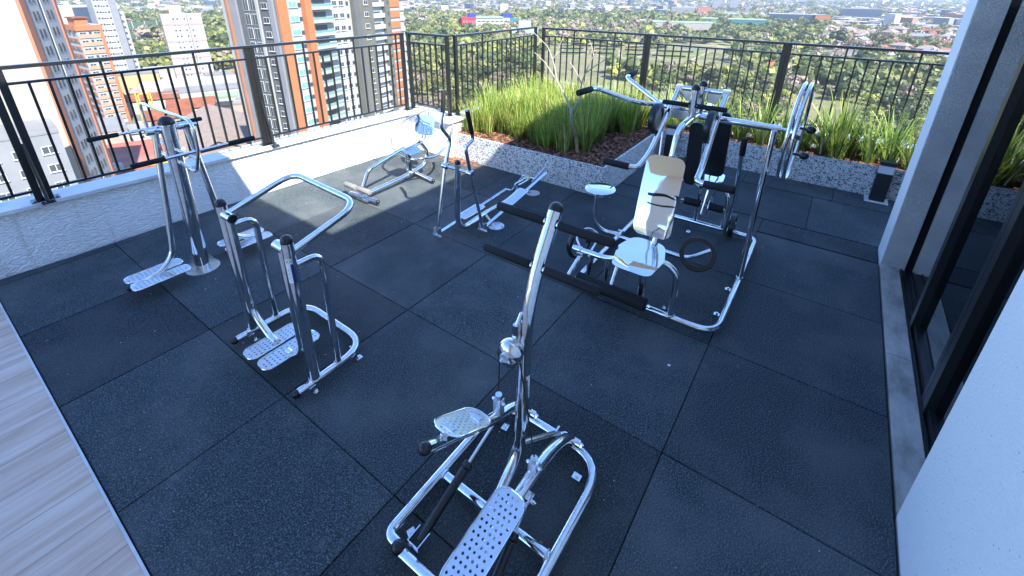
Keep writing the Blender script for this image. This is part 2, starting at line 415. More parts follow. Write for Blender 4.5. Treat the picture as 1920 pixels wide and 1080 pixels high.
# ------------------------------------------------------------------ railings
def railing(name, a, b, label, posts, zt=1.715, zb=0.56, inner=(0, -1), tall=(), n=None, strut=()):
    a, b = Vector((*a, 0)), Vector((*b, 0)); d = (b-a); Ln = d.length; d.normalize(); nn = Vector((*inner, 0))
    r = root(name, (a.x, a.y, zb), label, 'railing', group='black railings round the terrace')
    ax = frame((0, 0, 0), d, (-d.y, d.x, 0)).to_3x3().to_4x4()
    def bar(p, q, w, h):
        p, q = Vector(p), Vector(q); c = (p+q)/2
        return BX((-(q-p).length/2, -w/2, -h/2), ((q-p).length/2, w/2, h/2), m=Matrix.Translation(c) @ ax, bev=0.002)
    part(r, 'top_rail', 'black_paint', bar(a+Vector((0, 0, zt-0.015)), b+Vector((0, 0, zt-0.015)), 0.055, 0.03))
    def bars(bm):
        cuts = [0.0]+[p for p in posts if 0.03 < p < Ln-0.03]+[Ln]
        for s0, s1 in zip(cuts, cuts[1:]):
            s0 += 0.024; s1 -= 0.024
            if s1-s0 < 0.2: continue
            for z in (zt-0.145, zb+0.09):
                bar(a+d*s0+Vector((0, 0, z)), a+d*s1+Vector((0, 0, z)), 0.03, 0.022)(bm)
            k = max(int(round((s1-s0)/0.122)), 2)
            for i in range(1, k):
                p = a+d*(s0+(s1-s0)*i/k)
                top = zt-0.03 if (i % 6 == 5) else zt-0.145
                w = 0.0095
                BX((-w, -w, zb+0.09), (w, w, top), m=Matrix.Translation(p) @ ax)(bm)
    part(r, 'baluster_panel', 'black_paint', bars, smooth=False)
    for s in posts:
        p = a+d*s
        w2 = 0.026
        po = part(r, 'post', 'black_paint', BX((-w2, -0.022, zb+0.004), (w2, 0.022, zt-0.031), m=Matrix.Translation(p) @ ax, bev=0.003))
        part(po, 'base_plate', 'black_paint', BX((-0.06, -0.05, zb), (0.06, 0.05, zb+0.008), m=Matrix.Translation(p+nn*0.02) @ ax),
             bolt(p+nn*0.055+d*0.04+Vector((0, 0, zb+0.008)), (0, 0, 1), 0.006, 0.006), bolt(p+nn*0.055-d*0.04+Vector((0, 0, zb+0.008)), (0, 0, 1), 0.006, 0.006))
    for s in strut:
        p = a+d*s
        st = part(r, 'brace', 'black_paint', CY(p+nn*0.13+Vector((0, 0, zb+0.01)), p+nn*0.03+Vector((0, 0, zb+0.52)), 0.013, 8),
             BX((-0.045, -0.03, zb), (0.045, 0.03, zb+0.01), m=Matrix.Translation(p+nn*0.14) @ ax))
    return r
fy = lambda x: 2.17-0.012*x-0.018*x
railing('railing', (-4.3, fy(-4.3)), (3.87, fy(3.87)), 'long black metal railing on the left parapet in front of the towers', [0.0, 1.95, 2.0, 3.958, 4.022, 5.935, 5.989, 8.145], strut=(3.99, 5.98), inner=(0, -1))
railing('railing', (3.99, 2.11), (3.99, 1.26), 'short black metal railing panel between the long left railing and the grass bed railing', [0.03, 0.82], tall=(0.03,), inner=(-1, 0))
railing('railing', (4.06, 1.22), (6.22, 1.22), 'black metal railing behind the left side of the tall grass bed', [0.03, 2.14], tall=(), inner=(0, -1))
railing('railing', (6.30, 1.14), (6.30, -6.8), 'long black metal railing at the back above the park and the plants', [0.03, 1.90, 1.955, 3.80, 3.855, 5.7, 5.755, 7.6], inner=(-1, 0), zt=1.70)

# ------------------------------------------------------------------ planter
pl = root('granite_planter', (4.8, -1.3, 0), 'speckled grey granite planter box stepping round the back of the terrace', 'planter')
t = 0.03
def pl_face(bm):
    for a, b in ((1.07, 0.02), (0.017, -1.0), (-1.003, -1.33)): BX((3.80, min(a, b), -0.02), (3.80+t, max(a, b), 0.378))(bm)
    for a, b in ((3.833, 4.9), (4.903, 5.86)): BX((a, -1.33, -0.02), (b, -1.33+t, 0.378))(bm)
    for a, b in ((-1.333, -2.4), (-2.403, -3.4), (-3.403, -4.9), (-4.903, -7)): BX((BACK_X, b, -0.02), (BACK_X+t, a, 0.378))(bm)
part(pl, 'granite_slab', 'granite', pl_face, smooth=False)
def soilm(bm):
    def patch(x0, x1, y0, y1, s=0.06):
        nx, ny = int((x1-x0)/s), int((y1-y0)/s); g = [[bm.verts.new((x0+(x1-x0)*i/nx, y0+(y1-y0)*j/ny, 0.335+0.022*math.sin(i*0.9+j*0.4)*math.cos(j*0.7)+random.uniform(-.006, .006))) for j in range(ny+1)] for i in range(nx+1)]
        for i in range(nx):
            for j in range(ny): bm.faces.new((g[i][j], g[i+1][j], g[i+1][j+1], g[i][j+1]))
    patch(3.831, 5.83, -1.298, 1.074); patch(5.861, 6.28, -7, 1.074)
part(pl, 'soil', 'soil', soilm)
def chips(bm):
    r = random.Random(11)
    def one(x, y, z, tilt=0.6, s=1.0):
        w, h, th = r.uniform(.012, .032)*s, r.uniform(.006, .014)*s, r.uniform(.0015, .004)
        M = Matrix.Translation((x, y, z)) @ Matrix.Rotation(r.uniform(0, PI*2), 4, 'Z') @ Matrix.Rotation(r.uniform(-tilt, tilt), 4, 'X') @ Matrix.Rotation(r.uniform(-tilt, tilt), 4, 'Y') @ Matrix.Diagonal((w*2, h*2, th*2, 1))
        cv = [bm.verts.new(M @ Vector((px-.5, py-.5, pz-.5))) for px in (0, 1) for py in (0, 1) for pz in (0, 1)]
        for q in ((0, 1, 3, 2), (4, 6, 7, 5), (0, 4, 5, 1), (2, 3, 7, 6), (0, 2, 6, 4), (1, 5, 7, 3)): bm.faces.new([cv[i] for i in q])
    for k in range(5200):
        x, y = r.uniform(3.84, 5.8), r.uniform(-1.28, 1.05)
        if x > 4.5 and y > -0.9 and r.random() < 0.7: continue
        one(x, y, 0.352+r.uniform(-.012, .014))
    for k in range(2300): one(r.uniform(5.87, 6.26), r.uniform(-4.6, -1.2), 0.352+r.uniform(-.012, .014))
    for k in range(170):      # spilled on the floor at the corner by the return wall
        one(3.80-abs(r.gauss(0, 0.09))-0.01, r.gauss(0.88, 0.14), 0.004, 0.15)
    for k in range(16): one(r.uniform(3.2, 3.75), r.uniform(0.55, 1.3), 0.004, 0.1, 0.6)
bmx = bmesh.new(); chips(bmx)
o_ = finish(bmx, 'bark_mulch', 'bark_chip', None, False); setp(o_, 'reddish bark chips strewn over the planter beds', 'mulch', kind='stuff')

# ------------------------------------------------------------------ strap-leaf plants
def clump_mesh(seed, nb, h, spread, w, erect=0.5):
    r = random.Random(seed); vs, fs, mi = [], [], []
    for k in range(nb):
        a = r.uniform(0, 2*PI); r0 = spread*0.22*math.sqrt(r.random()); L = h*r.uniform(0.6, 1.12)
        lean = r.uniform(0.05, 1.0)**1.2*(1-erect)*1.5+0.06; dr = a+r.uniform(-.5, .5)
        p = Vector((math.cos(a)*r0, math.sin(a)*r0, -0.02)); seg = 6; ww = w*r.uniform(0.55, 1.45)
        ang = lean*0.35; side = Vector((-math.sin(dr), math.cos(dr), 0)); tw = r.uniform(-.5, .5)
        side = (side*math.cos(tw)+Vector((0, 0, 1))*math.sin(tw)*0.3).normalized(); idx = []
        for s in range(seg+1):
            u = s/seg; wd = ww*(1-u**2.2)*(0.55+0.45*min(1, u*4))+0.0006
            idx.append((len(vs), len(vs)+1)); vs.append(p-side*wd); vs.append(p+side*wd)
            ang += lean*(0.10+0.34*u)*r.uniform(0.75, 1.25)
            p = p+Vector((math.cos(dr)*math.sin(ang), math.sin(dr)*math.sin(ang), math.cos(ang)))*(L/seg)
        m_ = 1 if r.random() < 0.06 else 0
        for (a0, b0), (a1, b1) in zip(idx, idx[1:]): fs.append((a0, b0, b1, a1)); mi.append(m_)
    return vs, fs, mi
def clump_obj(name, seed, nb, h, spread, w, erect, mats):
    vs, fs, mi = clump_mesh(seed, nb, h, spread, w, erect)
    me = bpy.data.meshes.new(name); me.from_pydata(vs, [], fs)
    for mm in mats: me.materials.append(MAT[mm])
    me.polygons.foreach_set('material_index', mi); me.shade_smooth(); me.update()
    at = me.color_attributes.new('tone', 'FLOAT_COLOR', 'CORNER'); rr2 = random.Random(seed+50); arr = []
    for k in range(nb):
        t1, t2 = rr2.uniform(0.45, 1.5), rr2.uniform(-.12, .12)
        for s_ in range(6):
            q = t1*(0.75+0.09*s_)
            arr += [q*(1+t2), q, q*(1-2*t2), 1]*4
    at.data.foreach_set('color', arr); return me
tall = [clump_obj('strap_grass', s, 80, 0.70, 0.34, 0.0046, 0.70, ['strap_leaf', 'dry_leaf']) for s in (1, 2, 3, 4)]
low = [clump_obj('strap_plant', s, 78, 0.56, 0.30, 0.0058, 0.45, ['strap_leaf_dark', 'dry_leaf']) for s in (11, 12, 13)]
r = random.Random(5)
spots = []
for i in range(16):
    for j in range(17):
        x = 3.98+i*0.148+r.uniform(-.05, .05); y = -1.13+j*0.132+r.uniform(-.05, .05)
        # diagonal front edge of the planting: bark shows along the front and right sides
        if x > 6.2 or y > 1.02: continue
        if x < 4.08+0.10*math.sin(y*5) or (r.random() < .20 and x > 4.3): continue
        if y < -0.80 and x < 5.0 and not (x > 4.05 and x < 4.3 and y > -1.0): continue
        if y < -1.0+0.1*math.sin(x*4): continue
        if x > 5.85 and y < -1.1: continue
        spots.append((x, y))
r.shuffle(spots)
nn_ = 0
for x, y in spots:
    me = tall[r.randrange(4)]; o = bpy.data.objects.new('strap_grass', me); COL.objects.link(o)
    s = r.uniform(0.66, 1.02)*(0.84 if x < 4.35 else 0.97)
    o.location = (x, y, 0.335); o.rotation_euler = (0, 0, r.uniform(0, 6.28)); o.scale = (s, s, s)
    setp(o, 'narrow green strap-leaved clump, one of many packed in the left planter bed', 'grass clump', 'strap grass packed in the left bed'); nn_ += 1
yy = 1.0; k = 0
back = [(6.06, -1.42, 'strap plant at the inner corner behind the gym column'), (6.10, -1.75, 'strap plant behind the left counterweight of the gym'), (6.02, -2.06, 'strap plant above the black backrest of the gym'),
        (6.08, -2.36, 'strap plant just left of the gym lever with black grip'), (6.02, -2.66, 'strap plant directly behind the lever grip'), (6.10, -2.92, 'strap plant behind the upright of the shoulder wheel'),
        (6.04, -3.12, 'strap plant seen through the shoulder wheel'), (6.08, -3.38, 'tall arching strap plant right of the shoulder wheel'), (6.0, -3.52, 'small low strap plant at the foot of the tall arching one'),
        (6.12, -3.66, 'strap plant in the middle of the bed between wheel and bollard'), (6.03, -3.86, 'wide spreading strap plant left of the bollard light'), (6.10, -4.06, 'strap plant behind the bollard light'),
        (6.04, -4.28, 'pale strap plant beside the grey pier'), (6.08, -4.52, 'strap plant half hidden by the grey pier'), (6.05, -4.8, 'strap plant mirrored in the glass door')]
for i, (x, y, lb) in enumerate(back):
    o = bpy.data.objects.new('strap_plant', low[i % 3]); COL.objects.link(o); s = r.uniform(1.1, 1.35)
    if 'small' in lb: s = 0.8
    if 'tall' in lb: s = 1.5
    o.location = (x, y, 0.335); o.rotation_euler = (0, 0, r.uniform(0, 6.28)); o.scale = (s, s, s*r.uniform(.95, 1.1))
    setp(o, 'green '+lb, 'plant', 'strap plants in the narrow back bed')
for y in np.arange(-0.9, 1.0, 0.24):
    pass
# bare young tree with stake
bt = root('bare_shrub', (4.28, -0.64, 0.33), 'leafless pale forked young tree rising from the grass bed', 'tree')
def limb(bm, pts, r0, r1):
    p = fillet(pts, 0.06, 4); n = len(p)
    sweep(bm, p, [r0+(r1-r0)*i/(n-1) for i in range(n)], 7)
b0 = Vector((4.30, -0.62, 0.33)); fk = Vector((4.32, -0.58, 0.80))
part(bt, 'trunk', 'pale_bark', lambda bm: limb(bm, [b0, (4.31, -0.60, 0.6), (4.326, -0.567, 0.847)], 0.026, 0.021))
SC = lambda p: (4.30+(p[0]-4.30)*1.3, -0.62+(p[1]+0.62)*1.32, 0.33+(p[2]-0.33)*1.10)
def limb2(bm, pts, r0, r1): limb(bm, [SC(p) for p in pts], r0*0.95, r1*1.1)
def brs(bm):
    limb2(bm, [fk, (4.34, -0.50, 0.95), (4.36, -0.38, 1.12), (4.38, -0.22, 1.32), (4.40, -0.08, 1.42)], 0.014, 0.004)
    limb2(bm, [(4.36, -0.38, 1.12), (4.38, -0.33, 1.30), (4.40, -0.24, 1.50), (4.42, -0.04, 1.66)], 0.010, 0.004)
    limb2(bm, [(4.385, -0.31, 1.36), (4.40, -0.36, 1.50), (4.42, -0.40, 1.64)], 0.007, 0.003)
    limb2(bm, [(4.35, -0.46, 1.02), (4.35, -0.50, 1.18), (4.36, -0.55, 1.32)], 0.009, 0.005)
    limb2(bm, [fk, (4.33, -0.67, 0.96), (4.34, -0.66, 1.12), (4.35, -0.70, 1.28), (4.36, -0.76, 1.46), (4.37, -0.86, 1.56)], 0.014, 0.004)
    limb2(bm, [(4.34, -0.66, 1.14), (4.34, -0.60, 1.26), (4.35, -0.52, 1.36)], 0.009, 0.004)
    limb2(bm, [(4.35, -0.70, 1.26), (4.36, -0.80, 1.36), (4.37, -0.92, 1.45)], 0.008, 0.003)
    limb2(bm, [(4.36, -0.76, 1.45), (4.36, -0.74, 1.55), (4.37, -0.70, 1.62)], 0.006, 0.003)
part(bt, 'branches', 'pale_bark', brs)
part(bt, 'stake', 'stake_wood', lambda bm: limb(bm, [(4.18, -0.78, 0.30), (4.22, -0.70, 0.62)], 0.024, 0.026), BX((-0.03, -0.012, -0.015), (0.09, 0.012, 0.015), m=Matrix.Translation((4.22, -0.69, 0.61)) @ Matrix.Rotation(1.2, 4, 'Z')))
part(bt, 'tie', 'dry_leaf', CY((4.20, -0.72, 0.60), (4.31, -0.60, 0.61), 0.006, 8))

# ------------------------------------------------------------------ bollard light
mat('bollard_paint', (0.018, 0.02, 0.025), 0.4); mat('frosted_glass', (0.62, 0.66, 0.68), 0.35)
bo = root('bollard_light', (5.70, -4.02, 0), 'short dark square bollard light standing against the granite planter', 'bollard light')
part(bo, 'body', 'bollard_paint', BX((5.64, -4.10, 0.012), (5.75, -3.95, 0.36), bev=0.004), BX((5.64, -4.10, 0.455), (5.75, -3.95, 0.50), bev=0.004), BX((5.735, -4.10, 0.30), (5.75, -3.95, 0.47)))
part(bo, 'diffuser', 'frosted_glass', BX((5.643, -4.096, 0.361), (5.73, -3.954, 0.454)))
part(bo, 'base_plate', 'cap_stone', BX((5.60, -4.14, 0.0), (5.79, -3.91, 0.011)))

b2 = root('bollard_light', (5.73, -1.52, 0), 'dark bollard light in the inner corner of the planter behind the gym arms', 'bollard light')
part(b2, 'body', 'bollard_paint', BX((5.67, -1.60, 0.012), (5.78, -1.45, 0.36), bev=0.004), BX((5.67, -1.60, 0.455), (5.78, -1.45, 0.50), bev=0.004), BX((5.765, -1.60, 0.30), (5.78, -1.45, 0.47)))
part(b2, 'diffuser', 'frosted_glass', BX((5.673, -1.596, 0.361), (5.76, -1.454, 0.454)))
part(b2, 'base_plate', 'cap_stone', BX((5.63, -1.64, 0.0), (5.82, -1.41, 0.011)))

# ------------------------------------------------------------------ own building
PX0, PX1 = 3.985, 4.35; FY = -4.02; HT = 5.2
ob = root('apartment_building', (1.5, -4.6, 0), 'own white rendered building with grey pier and sliding glass doors on the right', 'building')
part(ob, 'side_wall', 'fine_render', BX((-6.2, FY-0.26, -0.1), (1.345, FY, 2.9)), smooth=False, label='close smooth white rendered wall at the lower right')
part(ob, 'upper_wall', 'beige_render', BX((-6.2, FY-0.26, 2.903), (PX1, FY, HT)), smooth=False)
part(ob, 'lintel', 'grey_render', BX((1.348, FY-0.62, 2.235), (PX0+0.007, FY-0.24, 2.90)), smooth=False)
part(ob, 'pier', ['grey_render', 'fine_render'], BX((PX0, FY-0.175, -0.05), (PX1, FY-0.006, 2.9), 0), BX((PX0+0.008, FY-0.006, -0.05), (PX1, FY, 2.9), 1),
     BX((PX0+0.01, FY-0.62, -0.05), (PX1, FY-0.235, 2.9), 0), smooth=False)
part(ob, 'pier_channel', 'dark_aluminium', BX((PX0+0.03, FY-0.234, -0.05), (PX1-0.01, FY-0.176, 2.9)), smooth=False)
part(ob, 'threshold', 'marble', BX((1.36, FY-0.137, -0.05), (2.62, FY+0.0, 0.018), bev=0.003), BX((2.623, FY-0.137, -0.05), (PX0-0.004, FY+0.0, 0.018), bev=0.003))
part(ob, 'door_track', 'dark_aluminium', BX((1.36, FY-0.46, -0.05), (PX0-0.004, FY-0.138, 0.008)), *[BX((1.36, FY-yy_, 0.009), (PX0, FY-yy_+0.006, 0.022)) for yy_ in (0.155, 0.182, 0.21, 0.238, 0.30)], smooth=False)
m = bpy.data.materials.new('door_glass'); MAT['door_glass'] = m; m.use_nodes = True; nt_ = m.node_tree; nt_.nodes.clear()
gl = nt_.nodes.new('ShaderNodeBsdfGlossy'); gl.inputs['Roughness'].default_value = 0.0; gl.inputs['Color'].default_value = (0.86, 0.9, 0.93, 1)
tr = nt_.nodes.new('ShaderNodeBsdfTransparent'); tr.inputs[0].default_value = (0.33, 0.40, 0.42, 1)
fr = nt_.nodes.new('ShaderNodeFresnel'); fr.inputs[0].default_value = 2.0; mx = nt_.nodes.new('ShaderNodeMixShader'); oo = nt_.nodes.new('ShaderNodeOutputMaterial')
nt_.links.new(fr.outputs[0], mx.inputs[0]); nt_.links.new(tr.outputs[0], mx.inputs[1]); nt_.links.new(gl.outputs[0], mx.inputs[2]); nt_.links.new(mx.outputs[0], oo.inputs[0])
def door(x0, x1, y, lb):
    d = part(ob, 'sliding_door', 'dark_aluminium', BX((x0, y-0.046, 0.023), (x0+0.05, y+0.046, 2.234)), BX((x1-0.075, y-0.046, 0.023), (x1, y+0.046, 2.234)),
             BX((x0+0.0505, y-0.03, 0.023), (x1-0.0755, y+0.03, 0.07)), BX((x0+0.0505, y-0.03, 2.14), (x1-0.0755, y+0.03, 2.232)), smooth=False, label=lb)
    part(d, 'glass_pane', 'door_glass', BX((x0+0.045, y-0.003, 0.065), (x1-0.07, y+0.003, 2.15)), smooth=False)
door(2.21, 3.10, FY-0.197, 'dark framed sliding glass door nearer the pier')
door(1.37, 2.205, FY-0.197, 'dark framed sliding glass door nearer the white wall')
mat('interior', (0.10, 0.10, 0.10), 0.7); mat('interior_floor', (0.16, 0.15, 0.14), 0.35)
part(ob, 'interior_room', 'interior', BX((-2, -8.4, -0.06), (PX1, -8.3, 3.0)), BX((1.2, -8.3, -0.06), (1.34, FY-0.27, 3.0)), BX((PX1-0.12, -8.3, -0.06), (PX1-0.01, FY-0.63, 3.0)), BX((1.35, -8.3, 2.905), (PX1, FY-0.47, 3.0)), smooth=False)
part(ob, 'interior_floor', 'interior_floor', BX((1.35, -8.3, -0.06), (PX1, FY-0.463, 0.004)), smooth=False)
part(ob, 'canopy_slab', 'ceiling_paint', BX((-6.2, -7, HT+0.003), (-0.39, -1.2, HT+0.25)), BX((-0.387, -7, HT+0.003), (PX1-0.1, FY-0.1, HT+0.05)), smooth=False)
part(ob, 'rear_wall', 'beige_render', BX((-6.45, -7, -0.1), (-6.203, -1.6, HT)), smooth=False)
part(ob, 'rear_block', 'beige_render', BX((-6.2, -13, -0.1), (PX1, -8.42, HT)), BX((-6.2, -8.41, 3.01), (PX1, FY-0.47, HT-0.01)), smooth=False)

# ================================================================== GYM EQUIPMENT
ST = 'polished_steel'
# ---- 1 stepper (foreground)
sp_ = root('stair_stepper', (0.25, -2.46, 0), 'polished steel stepper machine with two perforated pedals and pulley in the foreground', 'exercise machine')
zz = 0.052
part(sp_, 'base_frame', ST, T([(-0.15, -2.22, zz), (-0.15, -2.135, zz), (0.72, -2.135, zz), (0.72, -2.785, zz), (-0.15, -2.785, zz), (-0.15, -2.68, zz)], 0.0255, [0, 0.10, 0.2, 0.2, 0.16, 0], 16),
     CY((-0.165, -2.235, zz+0.004), (-0.15, -2.80, zz-0.002), 0.0245), CY((0.198, -2.14, zz-0.004), (0.198, -2.78, zz-0.004), 0.0245),
     anchor(0.62, -2.225, 1, 0.1), anchor(0.605, -2.69, 0, 1), anchor(-0.07, -2.20, 0.4, 1), anchor(-0.1, -2.70, 1, 0))
part(sp_, 'end_cap', 'black_plastic', BALL((-0.165, -2.225, 0.075), 0.031))
part(sp_, 'upright_post', ST, T([(0.19, -2.46, 0.06), (0.405, -2.46, 0.225), (0.428, -2.46, 0.42), (0.452, -2.46, 1.10), (0.66, -2.46, 1.45)], 0.0305, [0, .12, .1, .2, 0], 20))
part(sp_, 'post_cap', 'black_plastic', DOME((0.66, -2.46, 1.45), (0.208, 0, 0.35), 0.0305, 20))
part(sp_, 'front_strut', ST, CY((0.43, -2.465, 0.27), (0.70, -2.52, 0.10), 0.016), BX((-0.03, -0.005, -0.03), (0.03, 0.005, 0.03), m=Matrix.Translation((0.69, -2.515, 0.10))))
for z, x, nm in ((1.395, 0.628, 'upper_handlebar'), (1.225, 0.528, 'lower_handlebar')):
    h = part(sp_, nm, ST, CY((x, -2.19, z), (x, -2.73, z), 0.014))
    grip(h, (x, -2.425, z), (x, -2.175, z), 0.0205); grip(h, (x, -2.495, z), (x, -2.745, z), 0.0205)
pul = part(sp_, 'pulley', ST, lambda bm: sweep(bm, [Vector((0.342+i*0.012, -2.425, 0.86)) for i in range(7)], [0.028, 0.048, 0.057, 0.060, 0.060, 0.056, 0.05], 24), BX((0.39, -2.45, 0.90), (0.425, -2.425, 1.0), bev=0.004), CY((0.40, -2.44, 0.99), (0.435, -2.442, 1.04), 0.008))
part(pul, 'sheave', 'black_plastic', CY((0.356, -2.425, 0.842), (0.398, -2.425, 0.842), 0.052, 24))
part(pul, 'hub_bolt', 'brushed_steel', CY((0.330, -2.425, 0.86), (0.35, -2.425, 0.86), 0.021), bolt((0.322, -2.425, 0.86), (-1, 0, 0), 0.010, 0.008))
part(sp_, 'cable', 'cable', CY((0.376, -2.372, 0.85), (0.432, -2.32, 0.52), 0.0035, 8), CY((0.376, -2.478, 0.85), (0.325, -2.60, 0.40), 0.0035, 8))
def clevis(p, q):
    return part(sp_, 'cable_clevis', 'brushed_steel', CY(Vector(p)+Vector((0, 0, 0.03)), Vector(p)+Vector((0, 0, 0.036)), 0.017, 16), CY(p, Vector(p)+Vector((0, 0, 0.03)), 0.008),
         BX((p[0]-0.018, p[1]-0.022, p[2]-0.03), (p[0]+0.018, p[1]-0.017, p[2]+0.008)), BX((p[0]-0.018, p[1]+0.017, p[2]-0.03), (p[0]+0.018, p[1]+0.022, p[2]+0.008)),
         bolt((p[0], p[1]+0.022, p[2]-0.01), (0, 1, 0)), bolt((p[0], p[1]-0.022, p[2]-0.01), (0, -1, 0)), BX((p[0]-0.02, p[1]-0.02, q), (p[0]+0.02, p[1]+0.02, p[2]-0.03)))
clevis((0.434, -2.32, 0.455), 0.36); clevis((0.325, -2.60, 0.355), 0.315)
lv = part(sp_, 'pedal_lever', ST, T([(0.705, -2.32, 0.115), (0.60, -2.32, 0.285), (0.41, -2.32, 0.352), (-0.05, -2.32, 0.64)], 0.0265, [0, .1, .15, 0], 18), CY((0.708, -2.37, 0.115), (0.708, -2.27, 0.115), 0.022), bolt((0.708, -2.37, 0.115), (0, -1, 0), 0.014), bolt((0.708, -2.27, 0.115), (0, 1, 0), 0.014), label='raised pedal lever')
dl = Vector((0.46, 0, -0.288)).normalized()
part(lv, 'end_cap', 'black_plastic', DOME((-0.05, -2.32, 0.64), -dl, 0.0265, 18, 0.026))
pedal(sp_, Vector((0.16, -2.315, 0.512))+Vector((0.53, 0, 0.85))*0.046, dl, (0, 1, 0.02), 0.325, 0.145, 'pedal', 0.066, 12, 5)
part(sp_, 'pedal_bracket', ST, BX((0.05, -2.345, 0.53), (0.10, -2.295, 0.615))); part(sp_, 'pedal_bracket', ST, BX((0.22, -2.345, 0.44), (0.27, -2.295, 0.51)))
lw = part(sp_, 'pedal_lever', ST, T([(0.705, -2.60, 0.095), (0.63, -2.60, 0.20), (0.50, -2.60, 0.265), (0.30, -2.60, 0.300), (-0.38, -2.60, 0.225)], 0.0265, [0, .08, .10, .1, 0], 18), CY((0.708, -2.65, 0.10), (0.708, -2.55, 0.10), 0.022), bolt((0.708, -2.65, 0.10), (0, -1, 0), 0.014), bolt((0.708, -2.55, 0.10), (0, 1, 0), 0.014), BX((0.22, -2.65, 0.235), (0.26, -2.615, 0.275)), bolt((0.24, -2.65, 0.25), (0, -1, 0)), label='lowered pedal lever')
dw = Vector((0.68, 0, 0.075)).normalized()
pedal(sp_, (-0.03, -2.60, 0.325), dw, (0, 1, 0), 0.42, 0.145, 'pedal', 0.055, 15, 5)
part(sp_, 'pedal_bracket', ST, BX((-0.15, -2.625, 0.26), (-0.10, -2.575, 0.30))); part(sp_, 'pedal_bracket', ST, BX((0.08, -2.625, 0.285), (0.13, -2.575, 0.325)))
for y, e, lbl in ((-2.285, (0.39, -2.315, 0.32), None), (-2.655, (0.23, -2.63, 0.245), None)):
    a = Vector((-0.10, y, 0.085)); e = Vector(e); mid = a+(e-a)*0.60
    dm = part(sp_, 'damper', 'black_plastic', CY(a, mid, 0.021, 18, 0.006), CY(mid, mid+(e-a).normalized()*0.03, 0.024, 18, 0.006))
    part(dm, 'piston_rod', 'brushed_steel', CY(mid, e, 0.0075, 12))
    part(dm, 'mount_bracket', ST, BX((-0.135, y-0.032, 0.04), (-0.06, y-0.027, 0.115)), BX((-0.135, y+0.027, 0.04), (-0.06, y+0.032, 0.115)), BX((-0.135, y-0.027, 0.045), (-0.13, y+0.027, 0.11)))
part(sp_, 'weld_bead', 'brushed_steel', WELD((0.215, -2.46, 0.075), (0.215, 0, 0.165), 0.032)); part(sp_, 'weld_bead', 'brushed_steel', WELD((0.198, -2.163, zz-.003), (0, 1, 0), 0.0265)); part(sp_, 'weld_bead', 'brushed_steel', WELD((0.198, -2.757, zz-.003), (0, 1, 0), 0.0265))
# warning sticker wrapped on the post
mat('sticker_white', (0.86, 0.87, 0.86), 0.4); mat('sticker_red', (0.45, 0.02, 0.03), 0.35); mat('sticker_blue', (0.015, 0.03, 0.22), 0.35); mat('sticker_ink', (0.02, 0.03, 0.04), 0.4)
def wrap(cx, cy, x1, z0, z1, r, a0, a1, n=12, slx=0.0):
    def f(bm):
        g = []
        for i in range(n+1):
            a = a0+(a1-a0)*i/n
            g.append([bm.verts.new((cx+slx*(z-1)+r*math.cos(a), cy+r*math.sin(a), z)) for z in (z0, z1)])
        for a, b in zip(g, g[1:]): bm.faces.new((a[0], b[0], b[1], a[1]))
    return f
def text_on_post(parent, name, body, size, cx, cy, z, r, a, m_, vert=False, slx=0.0):
    cu = bpy.data.curves.new(name, 'FONT'); cu.body = body; cu.size = size; cu.align_x = 'CENTER'; cu.align_y = 'CENTER'; cu.extrude = 0.0
    t_ = bpy.data.objects.new(name, cu); COL.objects.link(t_)
    dg = bpy.context.evaluated_depsgraph_get(); me = bpy.data.meshes.new_from_object(t_.evaluated_get(dg)); bpy.data.objects.remove(t_)
    bm = bmesh.new(); bm.from_mesh(me); bpy.data.meshes.remove(me)
    bmesh.ops.subdivide_edges(bm, edges=bm.edges[:], cuts=1)
    for v in bm.verts:
        x, y = v.co.x, v.co.y
        if vert: x, y = y, -x
        aa = a+x/r; zc = z+y; v.co = (cx+slx*(zc-1)+r*math.cos(aa), cy+r*math.sin(aa), zc)
    return finish(bm, name, m_, parent, False)
AC = math.radians(206); xr = 0.4397
st_ = part(sp_, 'warning_sticker', 'sticker_white', wrap(xr, -2.46, 0, 0.58, 0.715, 0.0312, AC-1.15, AC+1.15), smooth=True)
def ringm(bm):
    for i in range(24):
        a, b = 2*PI*i/24, 2*PI*(i+1)/24; q = []
        for an, ra in ((a, .021), (b, .021), (b, .0245), (a, .0245)):
            q.append(bm.verts.new((xr+0.0318*math.cos(AC+ra*math.cos(an)/.0315), -2.46+0.0318*math.sin(AC+ra*math.cos(an)/.0315), 0.678+ra*math.sin(an))))
        bm.faces.new(q)
    for k in range(8):
        q = []
        for tt, w in ((k/8, -1), ((k+1)/8, -1), ((k+1)/8, 1), (k/8, 1)):
            u = -.016+.032*tt+w*.0014; v_ = .016-.032*tt+w*.0014
            q.append(bm.verts.new((xr+0.0319*math.cos(AC+u/.0315), -2.46+0.0319*math.sin(AC+u/.0315), 0.678+v_)))
        bm.faces.new(q)
part(st_, 'prohibition_mark', 'sticker_red', ringm, smooth=False)
def childfig(bm):
    def q4(pts):
        bm.faces.new([bm.verts.new((xr+0.0316*math.cos(AC+u/.0315), -2.46+0.0316*math.sin(AC+u/.0315), 0.678+v_)) for u, v_ in pts])
    for ox in (-.010, .007):
        q4([(ox-.003, .008), (ox+.003, .008), (ox+.003, .014), (ox-.003, .014)]); q4([(ox-.004, -.006), (ox+.004, -.006), (ox+.004, .007), (ox-.004, .007)])
        q4([(ox-.004, -.017), (ox-.001, -.017), (ox, -.006), (ox-.004, -.006)]); q4([(ox+.003, -.016), (ox+.006, -.015), (ox+.004, -.006), (ox, -.006)])
        q4([(ox+.004, .004), (ox+.010, -.001), (ox+.010, .002), (ox+.004, .006)])
part(st_, 'figures', 'sticker_ink', childfig, smooth=False)
